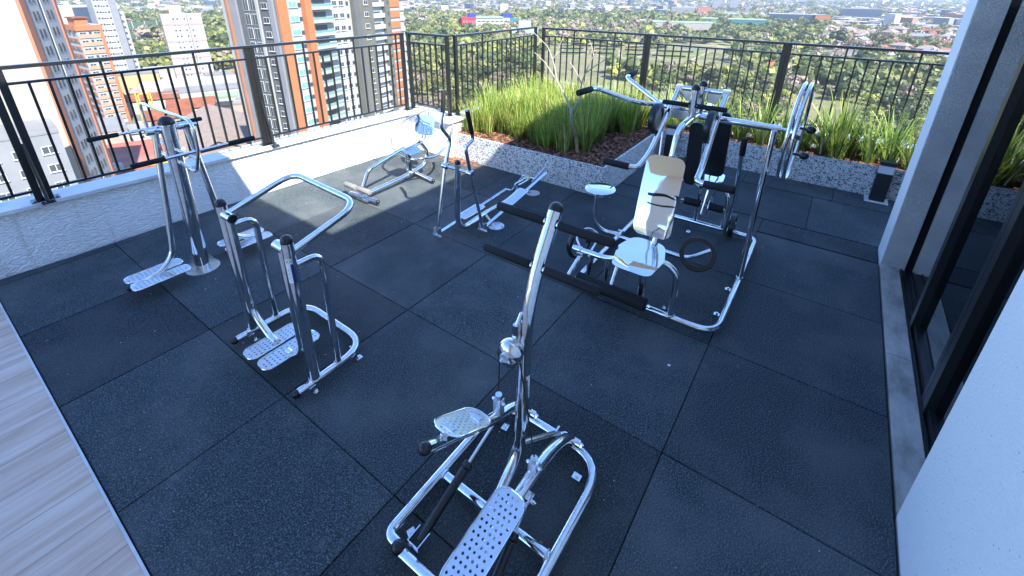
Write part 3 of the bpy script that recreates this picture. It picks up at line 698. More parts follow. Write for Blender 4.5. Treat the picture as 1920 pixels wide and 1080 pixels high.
for z_, s_ in ((0.642, 'PROIBIDO'), (0.621, 'PARA O USO'), (0.600, 'CRIANÇAS')):
    text_on_post(st_, 'lettering', s_, 0.0135, xr, -2.46, z_, 0.0319, AC, 'sticker_ink')

# ---- 2 air walker
aw = root('air_walker', (0.3, -0.72, 0), 'polished steel walker machine with two posts and wide loop handle, left of centre', 'exercise machine')
YA, YB = -0.335, -1.095
part(aw, 'base_frame', ST, T([(0.03, YA, zz), (0.545, YA, zz), (0.545, YB, zz), (0.03, YB, zz)], 0.026, [0, .2, .2, 0], 16),
     anchor(0.135, YB-0.035, 1, 0.2), anchor(0.46, YB-0.02, 1, 0), anchor(0.14, YA-0.05, 1, 0), anchor(0.5, -1.0, 0, 1))
for y in (YA, YB):
    part(aw, 'end_cap', 'black_plastic', DOME((0.03, y, zz), (-1, 0, 0), 0.026))
    part(aw, 'weld_bead', 'brushed_steel', WELD((0.158, y, zz+0.024), (0, 0, 1), 0.034)); part(aw, 'weld_bead', 'brushed_steel', WELD((0.325, y, zz+0.025), (0, 0, 1), 0.022))
    p = part(aw, 'post', ST, CY((0.158, y, zz), (0.158, y, 1.055), 0.032, 20))
    part(p, 'post_cap', 'black_plastic', DOME((0.158, y, 1.055), (0, 0, 1), 0.032, 20))
    part(aw, 'side_hoop', ST, T([(0.17, y, 0.885), (0.335, y, 0.885), (0.325, y, 0.07)], 0.0205, .13))
    sgn = -1 if y == YA else 1
    yb = y+sgn*0.075
    a_ = part(aw, 'swing_arm', ST, CY((0.158, y+sgn*0.03, 0.985), (0.158, y+sgn*0.125, 0.985), 0.031, 20), T([(0.158, yb, 0.97), (0.158, yb, 0.24), (0.165, y+sgn*0.24, 0.115), (0.165, y+sgn*0.31, 0.108)], 0.025, [0, .14, .06, 0], 16), label='swinging footplate arm')
    part(a_, 'pivot_cap', 'black_plastic', CY((0.158, y+sgn*0.125, 0.985), (0.158, y+sgn*0.131, 0.985), 0.024, 20))
pedal(aw, (0.165, -0.612, 0.105), (1, 0, 0), (0, 1, 0), 0.37, 0.135, 'footplate', 0.05, 13, 4)
pedal(aw, (0.185, -0.775, 0.105), (1, 0, 0), (0, 1, 0), 0.39, 0.135, 'footplate', 0.05, 13, 4)
part(aw, 'loop_handle', ST, T([(0.165, YA-0.01, 0.975), (0.66, YA+0.02, 1.095), (0.625, YB-0.005, 1.095), (0.165, YB+0.0, 0.975)], 0.0205, [0, .13, .15, 0], 16))
AC2 = math.radians(222)
stk = part(aw, 'label_sticker', 'sticker_white', wrap(0.158, YB, 0, 0.80, 0.955, 0.0326, AC2-0.62, AC2+0.62))
text_on_post(stk, 'lettering', 'XX', 0.026, 0.158, YB, 0.938, 0.0331, AC2+0.1, 'sticker_blue')
part(stk, 'blue_band', 'sticker_blue', wrap(0.158, YB, 0, 0.80, 0.922, 0.0329, AC2+0.22, AC2+0.66), smooth=True)
text_on_post(stk, 'ink_marks', '~ ~ ~', 0.03, 0.158, YB, 0.86, 0.0331, AC2-0.25, 'sticker_ink', True)

# ---- 3 surf trainer (far left)
sf = root('surf_trainer', (0.33, 0.89, 0), 'tall single-post steel swing machine with pairs of footplates by the left wall', 'exercise machine')
top = Vector((0.352, 0.87, 1.335)); bot = Vector((0.322, 0.89, 0.01))
part(sf, 'post', ST, CY(bot, top, 0.0555, 26)); part(sf, 'post_cap', 'black_plastic', DOME(top, top-bot, 0.0555, 26, 0.05))
fl = part(sf, 'base_flange', 'brushed_steel', CY((0.322, 0.89, 0.0), (0.322, 0.89, 0.012), 0.13, 32), *[CY((0.322+0.10*math.cos(a), 0.89+0.10*math.sin(a), 0.012), (0.322+0.10*math.cos(a), 0.89+0.10*math.sin(a), 0.028), 0.010, 8) for a in (0.4, 1.97, 3.54, 5.11)])
def gus(a):
    def f(bm):
        d = Vector((math.cos(a), math.sin(a), 0)); n = Vector((-d.y, d.x, 0))*0.003; c = Vector((0.322, 0.89, 0.013))
        q = [c+d*0.05, c+d*0.125, c+d*0.053+Vector((0, 0, 0.13))]
        A = [bm.verts.new(p-n) for p in q]; B = [bm.verts.new(p+n) for p in q]
        bm.faces.new(A); bm.faces.new(B[::-1])
        for i in range(3): bm.faces.new((A[i], A[(i+1) % 3], B[(i+1) % 3], B[i]))
    return f
part(sf, 'gusset', 'brushed_steel', *[gus(a) for a in (-0.3, 1.27, 2.84, 4.41)], smooth=False)
for s, pts, lbl in ((-1, [(0.262, 0.87, 1.285), (0.158, 0.87, 0.40), (0.135, 0.87, 0.24), (0.02, 0.87, 0.128), (-0.20, 0.87, 0.10)], 'left swing arm'),
               (1, [(0.475, 0.87, 1.275), (0.545, 0.87, 0.42), (0.565, 0.87, 0.25), (0.70, 0.87, 0.135), (0.88, 0.87, 0.105)], 'right swing arm')):
    a_ = part(sf, 'swing_arm', ST, T(pts, 0.0235, [0, .05, .12, .12, 0], 16), label=lbl)
    x0 = pts[0][0]; part(a_, 'pivot_barrel', ST, CY((x0-0.06, 0.87, 1.288), (x0+0.04, 0.87, 1.286), 0.030, 20, 0.004))
    part(a_, 'end_cap', 'black_plastic', DOME(pts[-1], (s, 0, -0.1), 0.0235))
    for y in (0.952, 0.792):
        pedal(sf, ((0.0 if s < 0 else 0.70), y, 0.125), (1, 0.0, 0), (0, 1, 0), 0.40, 0.125, 'footplate', 0.045, 13, 4)
part(sf, 'pivot_axle', ST, CY((0.20, 0.87, 1.287), (0.55, 0.87, 1.277), 0.017))
part(sf, 'handle_frame', ST, T([(0.345, 1.335, 1.205), (0.345, 1.34, 1.425), (0.345, 0.33, 1.435), (0.345, 0.36, 1.205), (0.345, 0.50, 1.005), (0.345, 0.82, 1.02)], 0.0125, [0, .07, .10, .06, .05, 0], 12),
     CY((0.345, 0.84, 1.125), (0.345, 0.40, 1.135), 0.0125, 12), T([(0.345, 1.335, 1.205), (0.345, 1.20, 1.02), (0.345, 0.92, 1.02)], 0.0125, 0.05, 12), CY((0.345, 1.32, 1.135), (0.345, 0.90, 1.125), 0.0125, 12))
for y in (1.335, 0.385):
    h = part(sf, 'handlebar', ST, CY((-0.04, y, 1.20), (0.745, y, 1.20), 0.0125, 12))
    grip(h, (-0.055, y, 1.20), (0.145, y, 1.20), 0.0185); grip(h, (0.56, y, 1.20), (0.76, y, 1.20), 0.0185)

# ---- 4 rowing machine (in the sun)
rw = root('rowing_machine', (2.6, 0.86, 0), 'steel rowing machine with curved seat standing in the sunlit corner', 'exercise machine')
part(rw, 'front_foot', ST, CY((2.005, 1.11, 0.06), (2.045, 0.63, 0.06), 0.024), BX((2.0, 0.76, 0.02), (2.06, 0.96, 0.04)), BX((2.005, 0.81, 0.07), (2.045, 0.83, 0.17)), BX((2.005, 0.90, 0.07), (2.045, 0.92, 0.17)), bolt((2.03, 0.66, 0.08), (0, 0, 1)))
part(rw, 'end_cap', 'black_plastic', DOME((2.045, 0.63, 0.06), (0.08, -1, 0), 0.024)); part(rw, 'end_cap', 'black_plastic', DOME((2.005, 1.11, 0.06), (-0.08, 1, 0), 0.024))
part(rw, 'foot_roller', 'ribbed_rubber', CY((2.0, 1.15, 0.165), (2.005, 0.955, 0.165), 0.031, 20, 0.004), label='left foot roller'); part(rw, 'foot_roller', 'ribbed_rubber', CY((2.005, 0.91, 0.165), (2.012, 0.71, 0.165), 0.031, 20, 0.004), label='right foot roller')
part(rw, 'rear_foot', ST, CY((2.965, 1.14, 0.05), (2.875, 0.575, 0.05), 0.023)); part(rw, 'end_cap', 'black_plastic', DOME((2.875, 0.575, 0.05), (-0.15, -1, 0), 0.023)); part(rw, 'end_cap', 'black_plastic', DOME((2.965, 1.14, 0.05), (0.15, 1, 0), 0.023))
part(rw, 'main_beam', ST, T([(2.06, 0.86, 0.085), (2.70, 0.86, 0.115), (3.02, 0.86, 0.16), (3.09, 0.86, 0.33), (2.96, 0.86, 0.49)], 0.025, [0, .2, .16, .16, 0], 16))
part(rw, 'beam_cap', 'black_plastic', DOME((2.96, 0.86, 0.49), (-0.13, 0, 0.16), 0.025))
part(rw, 'leg_beam', ST, T([(2.04, 0.86, 0.19), (2.13, 0.86, 0.36), (2.25, 0.86, 0.40), (2.70, 0.86, 0.49)], 0.022, [0, .12, .12, 0], 16))
part(rw, 'seat_post', ST, BX((2.715, 0.835, 0.09), (2.765, 0.845, 0.45)), BX((2.715, 0.875, 0.09), (2.765, 0.885, 0.45)), CY((2.74, 0.82, 0.30), (2.74, 0.90, 0.30), 0.016), BX((2.66, 0.81, 0.425), (2.82, 0.91, 0.445)))
part(rw, 'seat', 'mirror_steel', PLATE(frame((2.74, 0.86, 0.475), (0, 1, 0), (-1, 0, 0)) @ Matrix.Rotation(PI/2, 4, 'Z'), rrect(0.24, 0.30, 0.07), 0.004, curve=-2.2))
part(rw, 'backrest', 'mirror_steel', PLATE(frame((3.06, 0.86, 0.70), (0.25, -1, 0), (0.30, 0, 1)), rrect(0.28, 0.26, 0.06), 0.004, curve=0.0))
part(rw, 'backrest_tube', ST, T([(2.80, 0.835, 0.46), (3.0, 0.835, 0.49), (3.07, 0.835, 0.62), (3.12, 0.835, 0.86)], 0.011, .1, 10), T([(2.80, 0.885, 0.46), (3.0, 0.885, 0.49), (3.07, 0.885, 0.62), (3.12, 0.885, 0.86)], 0.011, .1, 10))
part(rw, 'rowing_handle', ST, T([(2.74, 0.90, 0.34), (2.68, 1.08, 0.42), (2.74, 1.14, 0.58), (2.98, 1.14, 0.74), (3.26, 1.06, 0.82)], 0.015, .12, 12), label='left rowing handle')
h = part(rw, 'rowing_handle', ST, T([(2.74, 0.82, 0.33), (2.60, 0.58, 0.42), (2.90, 0.50, 0.39), (3.10, 0.50, 0.52), (3.20, 0.50, 0.70)], 0.015, .14, 12), label='right rowing handle')
part(rw, 'handle_grip', 'ribbed_rubber', CY((3.16, 0.50, 0.62), (3.21, 0.50, 0.735), 0.020, 12, .004)); part(rw, 'handle_grip', 'ribbed_rubber', CY((3.13, 1.10, 0.778), (3.27, 1.057, 0.822), 0.020, 12, .004))

# ---- 5 elliptical trainer
el = root('elliptical_trainer', (2.4, -0.6, 0), 'steel elliptical walker with two bent hand levers beside the granite planter', 'exercise machine')
part(el, 'main_tube', ST, T([(2.07, -0.60, 0.81), (2.035, -0.60, 0.20), (2.12, -0.60, 0.095), (2.45, -0.60, 0.115), (2.90, -0.60, 0.105), (3.16, -0.60, 0.15)], 0.028, [0, .10, .12, .1, .1, 0], 18))
part(el, 'tube_cap', 'black_plastic', DOME((2.07, -0.60, 0.81), (0.03, 0, 1), 0.028))
part(el, 'base_flange', 'brushed_steel', CY((2.47, -0.745, 0.0), (2.47, -0.745, 0.010), 0.085, 28), CY((2.46, -0.72, 0.01), (2.45, -0.62, 0.11), 0.014), *[bolt((2.47+0.065*math.cos(a), -0.745+0.065*math.sin(a), 0.01), (0, 0, 1)) for a in (0.3, 1.9, 3.4, 5.0)])
part(el, 'base_flange', 'brushed_steel', CY((3.40, -0.60, 0.0), (3.40, -0.60, 0.010), 0.085, 28), CY((3.36, -0.60, 0.01), (3.2, -0.60, 0.15), 0.016))
part(el, 'axle', ST, CY((2.07, -0.42, 0.74), (2.07, -0.77, 0.74), 0.014))
for y, pts, foot, ln, lb in ((-0.44, [(2.095, -0.44, 1.47), (2.07, -0.44, 1.26), (2.03, -0.44, 1.14), (2.16, -0.44, 0.98), (2.065, -0.44, 0.74), (1.91, -0.44, 0.09)], (1.905, -0.44, 0.065), (3.07, -0.44, 0.135), 'left hand lever'),
                         (-0.75, [(2.055, -0.75, 1.335), (2.115, -0.75, 1.10), (2.12, -0.75, 1.05), (2.015, -0.75, 1.01), (2.07, -0.75, 0.76), (2.235, -0.75, 0.10)], (2.24, -0.75, 0.075), (3.40, -0.78, 0.32), 'right hand lever')):
    a_ = part(el, 'hand_lever', ST, T(pts, 0.0165, .05, 14), CY((2.07, y-0.03, 0.74), (2.07, y+0.03, 0.74), 0.031, 20, .004), label=lb)
    grip(a_, pts[0], Vector(pts[0])+(Vector(pts[1])-Vector(pts[0]))*0.97, 0.021)
    part(a_, 'ankle_joint', 'brushed_steel', CY((foot[0], y-0.04, foot[2]-0.01), (foot[0], y+0.04, foot[2]-0.01), 0.014), BX((foot[0]-0.02, y-0.03, foot[2]-0.02), (foot[0]+0.03, y-0.024, foot[2]+0.07)), BX((foot[0]-0.02, y+0.024, foot[2]-0.02), (foot[0]+0.03, y+0.03, foot[2]+0.07)), bolt((foot[0], y-0.04, foot[2]-0.01), (0, -1, 0)), bolt((foot[0], y+0.04, foot[2]-0.01), (0, 1, 0)))
    part(el, 'foot_link', ST, BX((-(Vector(ln)-Vector(foot)).length/2, -0.019, -0.012), ((Vector(ln)-Vector(foot)).length/2, 0.019, 0.012), bev=.004, m=frame((Vector(ln)+Vector(foot))/2, Vector(ln)-Vector(foot), (0, 1, 0))), label=lb.replace('hand lever', 'foot link'))
pedal(el, (2.375, -0.485, 0.142), (1, 0, 0.04), (0, 1, 0), 0.33, 0.125, 'footplate', 0.02, 11, 4)
pedal(el, (2.80, -0.765, 0.232), (1, 0, 0.17), (0, 1, 0), 0.33, 0.125, 'footplate', 0.02, 11, 4)
part(el, 'crank', ST, CY((3.07, -0.42, 0.135), (3.07, -0.50, 0.135), 0.012), BX((-0.14, -0.006, -0.018), (0.14, 0.006, 0.018), m=frame((3.19, -0.52, 0.19), (0.24, 0, 0.11), (0, 1, 0))), CY((3.31, -0.50, 0.245), (3.31, -0.70, 0.245), 0.012),
     BX((-0.15, -0.006, -0.018), (0.15, 0.006, 0.018), m=frame((3.36, -0.70, 0.28), (0.24, 0, 0.08), (0, 1, 0))))
part(el, 'crank_bearing', ST, BX((3.05, -0.635, 0.12), (3.30, -0.61, 0.25), bev=.004), BX((3.05, -0.585, 0.12), (3.30, -0.56, 0.25), bev=.004), BX((3.22, -0.63, 0.235), (3.36, -0.56, 0.262), bev=.003))

# ---- 6 multi gym
mg = root('multi_gym', (2.9, -2.46, 0), 'large steel multi station gym with mirror backrest, press arms and shoulder wheel at right', 'exercise machine')
part(mg, 'base_frame', ST, T([(2.06, -2.30, zz), (2.06, -3.02, zz), (3.73, -3.02, zz), (3.73, -1.90, zz), (2.06, -1.90, zz), (2.06, -2.32, zz)], 0.0255, [0, .16, .11, .08, .16, 0], 16),
     T([(2.95, -1.90, zz+.004), (2.95, -2.58, zz+.004), (3.02, -2.77, 0.19)], 0.0195, [0, .08, 0]),
     anchor(2.36, -2.97, 0, 1), anchor(2.75, -2.97, 0, 1), anchor(3.55, -2.42, 1, 0), anchor(3.3, -1.95, 0, 1), anchor(2.2, -2.62, 1, 0))
part(mg, 'seat_support', ST, T([(2.06, -1.93, 0.352), (2.06, -2.16, 0.355), (2.02, -2.34, 0.45), (2.06, -2.60, 0.50), (2.06, -2.70, 0.43), (2.06, -2.70, 0.06)], 0.0245, [0, .08, .08, .08, .08, 0], 16),
     CY((2.06, -2.02, 0.06), (2.06, -2.02, 0.35), 0.026), CY((2.06, -2.17, 0.06), (2.06, -2.17, 0.36), 0.020), CY((2.06, -2.46, 0.06), (2.06, -2.46, 0.47), 0.030))
part(mg, 'pivot_barrel', ST, CY((2.06, -1.86, 0.352), (2.06, -1.94, 0.352), 0.030, 18, .004))
m6 = frame((2.03, -2.43, 0.515), (1, 0, 0.02), (0, 1, 0))
seat_o = [(0.20, -0.07), (0.20, 0.09), (0.16, 0.135), (0.02, 0.17), (-0.20, 0.12), (-0.225, 0.08), (-0.225, -0.10), (-0.20, -0.135), (0.0, -0.155), (0.16, -0.11)]
def roundpoly(o, r=0.03, n=4):
    out = []
    for i in range(len(o)):
        p0, p1, p2 = Vector(o[i-1]), Vector(o[i]), Vector(o[(i+1) % len(o)])
        a = p1+(p0-p1).normalized()*min(r, (p0-p1).length*.45); b = p1+(p2-p1).normalized()*min(r, (p2-p1).length*.45)
        for k in range(n+1):
            u = k/n; q = (1-u)**2*a+2*u*(1-u)*p1+u*u*b; out.append((q.x, q.y))
    return out
part(mg, 'seat', 'mirror_steel', PLATE(m6, roundpoly([(x*1.12, y*1.12) for x, y in seat_o]), 0.006), CY((2.0, -2.46, 0.49), (2.0, -2.46, 0.508), 0.03), label='mirror polished front seat')
part(mg, 'seat_knob', 'black_plastic', BALL((1.93, -2.47, 0.435), 0.024), CY((1.93, -2.47, 0.45), (1.97, -2.46, 0.50), 0.006, 8))
mb = frame((2.185, -2.45, 0.93), (0.085, -1, 0.0), (0.36, 0.03, 1))
part(mg, 'backrest', 'mirror_steel', PLATE(mb, rrect(0.275, 0.60, 0.06), 0.006, curve=-0.22), label='tall mirror polished front backrest')
cs = part(mg, 'front_column', ST, T([(2.14, -2.46, 0.49), (2.22, -2.46, 0.50), (2.30, -2.46, 0.68), (2.36, -2.46, 1.20), (2.42, -2.46, 1.385), (2.74, -2.46, 1.40)], 0.026, [0, .06, .1, .14, .12, 0], 18), CY((2.735, -2.46, 1.38), (2.735, -2.46, 1.635), 0.031, 20), CY((2.74, -2.46, 1.39), (3.10, -2.46, 1.39), 0.022))
part(cs, 'column_cap', 'black_plastic', DOME((2.735, -2.46, 1.635), (0, 0, 1), 0.031, 20))
cb_ = part(mg, 'rear_column', ST, T([(3.68, -2.46, 0.49), (3.60, -2.46, 0.50), (3.50, -2.46, 0.70), (3.44, -2.46, 1.20), (3.38, -2.46, 1.385), (3.0, -2.46, 1.40)], 0.026, [0, .06, .1, .14, .12, 0], 18), CY((2.955, -2.46, 1.38), (2.955, -2.46, 1.63), 0.031, 20))
part(cb_, 'column_cap', 'black_plastic', DOME((2.955, -2.46, 1.63), (0, 0, 1), 0.031, 20))
part(mg, 'rear_support', ST, T([(3.73, -2.43, 0.06), (3.73, -2.43, 0.44), (3.73, -2.36, 0.49), (3.73, -2.20, 0.49)], 0.020, .07), T([(3.73, -2.45, 0.46), (3.73, -2.62, 0.50), (3.73, -2.70, 0.42), (3.73, -2.70, 0.06)], 0.0205, .07))
m7 = frame((3.86, -2.45, 0.515), (1, 0, 0), (0, 1, 0))
part(mg, 'seat', 'mirror_steel', PLATE(m7, roundpoly([(-x, y) for x, y in seat_o][::-1]), 0.006), label='mirror polished rear seat')
part(mg, 'backrest', 'black_vinyl', PLATE(frame((3.60, -2.52, 0.96), (0, -1, 0), (-0.13, 0, 1)), rrect(0.21, 0.66, 0.06), 0.03), label='black rear backrest')
part(mg, 'backrest_pad', 'black_vinyl', PLATE(frame((3.28, -2.40, 0.93), (0, -1, 0), (-0.10, 0, 1)), rrect(0.12, 0.62, 0.05), 0.03), label='narrow black pad beside the column')
part(mg, 'weld_bead', 'brushed_steel', WELD((2.06, -2.70, zz+.024), (0, 0, 1), 0.026)); part(mg, 'weld_bead', 'brushed_steel', WELD((2.06, -2.46, zz+.024), (0, 0, 1), 0.032)); part(mg, 'weld_bead', 'brushed_steel', WELD((2.886, -3.022, zz+.025), (0, 0, 1), 0.0245))
# leg rollers
rl = part(mg, 'leg_lever', ST, CY((2.06, -2.25, 0.33), (1.95, -2.25, 0.17), 0.016), CY((1.95, -1.95, 0.165), (1.95, -2.555, 0.155), 0.010), bolt((1.95, -2.555, 0.155), (0, -1, 0), 0.012), label='front leg lever')
part(rl, 'foam_roller', 'foam', CY((1.95, -1.97, 0.165), (1.95, -2.54, 0.155), 0.052, 22, .008))
r2 = part(mg, 'leg_lever', ST, CY((3.66, -2.52, 0.47), (3.60, -2.50, 0.22), 0.016), CY((3.62, -2.28, 0.315), (3.66, -2.70, 0.30), 0.010), label='rear leg lever')
part(r2, 'foam_roller', 'foam', CY((3.62, -2.31, 0.315), (3.64, -2.47, 0.31), 0.040, 20, .008), CY((3.645, -2.53, 0.306), (3.66, -2.69, 0.30), 0.040, 20, .008))
part(mg, 'quadrant_plate', 'brushed_steel', CY((3.70, -2.545, 0.28), (3.70, -2.555, 0.28), 0.10, 30), label='round steel cam plate under the rear seat')
# press arms
def disc(parent, c, n, R, th, name='counterweight', hub=True, inner=0.72):
    c, n = Vector(c), Vector(n).normalized()
    u = n.orthogonal().normalized(); v_ = n.cross(u); M = frame(c+n*th/2, u, v_)
    def annulus(bm):
        S_ = 40; prof = [(R*inner, -th/2), (R*.97, -th/2), (R, -th*.3), (R, th*.3), (R*.97, th/2), (R*inner, th/2)]
        rings = [[bm.verts.new(c+n*z+(u*math.cos(2*PI*k/S_)+v_*math.sin(2*PI*k/S_))*q) for k in range(S_)] for q, z in prof]
        for a, b in zip(rings, rings[1:]+rings[:1]):
            for k in range(S_): bm.faces.new((a[k], a[(k+1) % S_], b[(k+1) % S_], b[k]))
        bmesh.ops.recalc_face_normals(bm, faces=bm.faces)
    d = part(parent, name, 'black_plastic', annulus)
    if hub: part(d, 'disc_face', 'brushed_steel', CY(c-n*th*.32, c+n*th*.32, R*inner*1.01, 36), *[bolt(c+n*th*.32+(u*math.cos(a)+v_*math.sin(a))*R*.45, n, 0.008, 0.008) for a in (0.5, 2.6, 4.7)])
    return d
part(mg, 'top_crossbar', ST, CY((2.95, -2.27, 1.585), (2.95, -2.645, 1.585), 0.020), BX((2.925, -2.31, 1.56), (2.975, -2.25, 1.61), bev=.006), BX((2.925, -2.67, 1.56), (2.975, -2.61, 1.61), bev=.006))
def gpl(y0, y1):
    def f(bm):
        q = [(y0, 1.565), (y1, 1.565), (y1+(y0-y1)*.15, 1.50), (y1+(y0-y1)*.55, 1.485)]
        for x in (2.945, 2.955): bm.faces.new([bm.verts.new((x, a, b)) for a, b in (q if x > 2.95 else q[::-1])])
    return f
part(mg, 'crossbar_gusset', 'brushed_steel', gpl(-2.29, -2.42), smooth=False); part(mg, 'crossbar_gusset', 'brushed_steel', gpl(-2.62, -2.50), smooth=False)
for s, lb in ((1, 'left press arm'), (-1, 'right press arm')):
    y = -2.46+s*0.185; yo = -2.46+s*0.215
    a_ = part(mg, 'press_arm', ST, T([(2.95, y, 1.575), (2.72, y, 1.40), (2.45, y+s*.015, 1.14), (2.25, yo, 1.085), (2.235, yo+s*0.10, 1.09), (2.225, yo+s*0.22, 1.095)], 0.0215, [0, .12, .14, .10, .05, 0], 16), label=lb)
    grip(a_, (2.236, yo+s*0.055, 1.088), (2.225, yo+s*0.255, 1.095), 0.0265)
    disc(a_, (2.66, y+s*0.062 if s > 0 else y+0.02, 1.375), (0, 1, 0), 0.125, 0.048)
pb = part(mg, 'cross_grip_bar', ST, CY((2.735, -2.22, 1.50), (2.735, -2.70, 1.50), 0.012))
grip(pb, (2.735, -2.43, 1.50), (2.735, -2.225, 1.50), 0.019); grip(pb, (2.735, -2.49, 1.50), (2.735, -2.705, 1.50), 0.019)
# lat arms over the stool side
for s, lb in ((-1, 'near pull-down arm'), (1, 'far pull-down arm')):
    a_ = part(mg, 'pull_arm', ST, T([(2.97, -2.34, 1.40), (2.98, -2.13, 1.415), (2.98+s*0.16, -1.98, 1.44), (2.98+s*0.32, -1.68, 1.55), (2.98+s*0.44, -1.665, 1.555), (2.98+s*0.60, -1.655, 1.555)], 0.0205, [0, .06, .1, .06, .05, 0], 16), label=lb)
    grip(a_, (2.98+s*0.40, -1.668, 1.555), (2.98+s*0.61, -1.655, 1.555), 0.026)
part(mg, 'pull_arm_yoke', 'brushed_steel', BX((2.93, -2.42, 1.33), (2.945, -2.12, 1.40), bev=.004), BX((3.0, -2.42, 1.33), (3.015, -2.12, 1.40), bev=.004), CY((2.92, -2.24, 1.345), (3.03, -2.24, 1.345), 0.014), CY((2.84, -2.20, 1.33), (2.90, -2.10, 1.25), 0.008), BX((2.95, -2.60, 1.36), (2.99, -2.40, 1.40)))
part(mg, 'pull_rod', 'brushed_steel', CY((2.86, -2.22, 1.30), (2.62, -2.30, 0.45), 0.010), CY((2.62, -2.30, 0.45), (2.62, -2.33, 0.20), 0.010), BALL((2.62, -2.33, 0.19), 0.018))
# stool on the left side
so_ = part(mg, 'stool_arm', ST, T([(2.90, -1.665, 0.515), (2.86, -1.665, 0.20), (2.92, -1.74, 0.075), (2.96, -1.90, 0.075)], 0.0235, [0, .12, .10, 0], 16), CY((2.93, -1.90, 0.03), (2.99, -1.92, 0.11), 0.022), bolt((2.96, -1.90, 0.11), (0, 0, 1), 0.012))
part(so_, 'stool_seat', 'mirror_steel', CY((2.92, -1.68, 0.520), (2.92, -1.68, 0.530), 0.148, 48, .003), CY((2.90, -1.665, 0.50), (2.90, -1.665, 0.519), 0.03))
# low counterweights
disc(mg, (2.80, -2.68, 0.215), (-0.80, -0.12, 0.62), 0.150, 0.034, 'counterweight', False, 0.74)
d3 = disc(mg, (2.20, -1.84, 0.315), (0.3, 1, 0), 0.135, 0.034, 'counterweight', False, 0.80)
part(d3, 'weight_loop', ST, T([(2.10, -1.90, 0.35), (2.14, -1.83, 0.42), (2.30, -1.87, 0.44), (2.36, -1.96, 0.36), (2.10, -2.0, 0.35)], 0.011, .06, 10))
d4 = disc(mg, (3.66, -2.795, 0.155), (0.05, -1, 0), 0.125, 0.05, 'counterweight', True, 0.8)
lvr = part(mg, 'hand_lever', ST, T([(3.60, -2.745, 0.06), (3.56, -2.75, 0.16), (3.44, -2.80, 0.55), (3.28, -2.80, 0.92), (3.24, -2.80, 1.06), (3.22, -2.80, 1.17)], 0.019, [0, .06, .2, .1, .05, 0], 16), label='upright hand lever')
grip(lvr, (3.245, -2.80, 1.02), (3.215, -2.80, 1.18), 0.025)
part(mg, 'front_toe_bar', ST, CY((2.07, -1.93, 0.31), (1.80, -1.93, 0.19), 0.018), BX((2.03, -1.96, 0.28), (2.10, -1.90, 0.34), bev=.006))
# shoulder wheel
part(mg, 'wheel_post', ST, CY((2.885, -3.022, 0.05), (2.93, -3.02, 1.35), 0.0225, 18))
part(mg, 'wheel_bar', ST, T([(2.95, -2.47, 1.375), (2.95, -3.06, 1.368)], 0.0265, 0, 18), CY((2.95, -3.055, 1.368), (2.95, -3.12, 1.366), 0.015))
def torus(c, R, r_, n=(0, 1, 0), S_=56):
    c, n = Vector(c), Vector(n).normalized(); u = n.orthogonal().normalized(); v_ = n.cross(u)
    p = [c+(u*math.cos(2*PI*k/S_)+v_*math.sin(2*PI*k/S_))*R for k in range(S_+1)]
    return lambda bm: sweep(bm, p, r_, 12, False)
wc = Vector((2.95, -3.135, 1.362)); wn = (0.03, 1, 0.02)
wl = part(mg, 'shoulder_wheel', ST, torus(wc, 0.355, 0.0125, wn), torus(wc+Vector((0, -0.038, 0)), 0.355, 0.0125, wn), *[CY(wc+Vector((math.cos(a)*0.05, 0, math.sin(a)*0.05)), wc+Vector((math.cos(a)*0.355, 0, math.sin(a)*0.355)), 0.010, 10) for a in (0.5, 2.6, 4.71)], CY(wc+Vector((0, 0.02, 0)), wc-Vector((0, 0.06, 0)), 0.055, 28, .004))
for a, b in ((0.25, 0.17), (-0.9, 0.20)):
    q = wc+Vector((-math.cos(a)*b*0.2, -0.04, math.sin(a)*b))
    part(wl, 'wheel_knob', 'black_plastic', CY(q, q+Vector((0, -0.05, 0)), 0.010, 10), BALL(q+Vector((0, -0.07, 0)), 0.028, (1, 1.2, 1)))

# ---- litter on the floor
mat('paper', (0.8, 0.8, 0.8), 0.8)
def scrap(x, y, s, m_='paper', lb=None, h=0.0):
    def f(bm):
        n = 6; pts = [bm.verts.new((x+s*math.cos(a*PI/3+.3)*random.uniform(.6, 1), y+s*math.sin(a*PI/3+.3)*random.uniform(.4, 1), 0.004+random.uniform(0, .004)+h)) for a in range(n)]
        c = bm.verts.new((x, y, 0.012+h))
        for i in range(n): bm.faces.new((pts[i], pts[(i+1) % n], c))
        bm.faces.new(pts[::-1])
    return f
solo('paper_scrap', 'paper', 'tiny white scrap lying on the dark floor right of the stepper', 'litter', scrap(1.635, -2.835, 0.016))
solo('brown_pebble', 'stake_wood', 'small brown pebble inside the stepper base frame', 'pebble', scrap(0.24, -2.70, 0.016), scrap(0.24, -2.70, 0.012, h=0.004))
r = random.Random(3)
for k in range(34):
    pass
bmx = bmesh.new()
for k in range(150): scrap(r.uniform(-0.8, 5), r.uniform(-3.9, 1.7), r.uniform(0.0012, 0.0038))(bmx)
o_ = finish(bmx, 'floor_grit', 'paper', None, False); setp(o_, 'tiny pale specks of grit on the rubber floor', 'grit', kind='stuff')

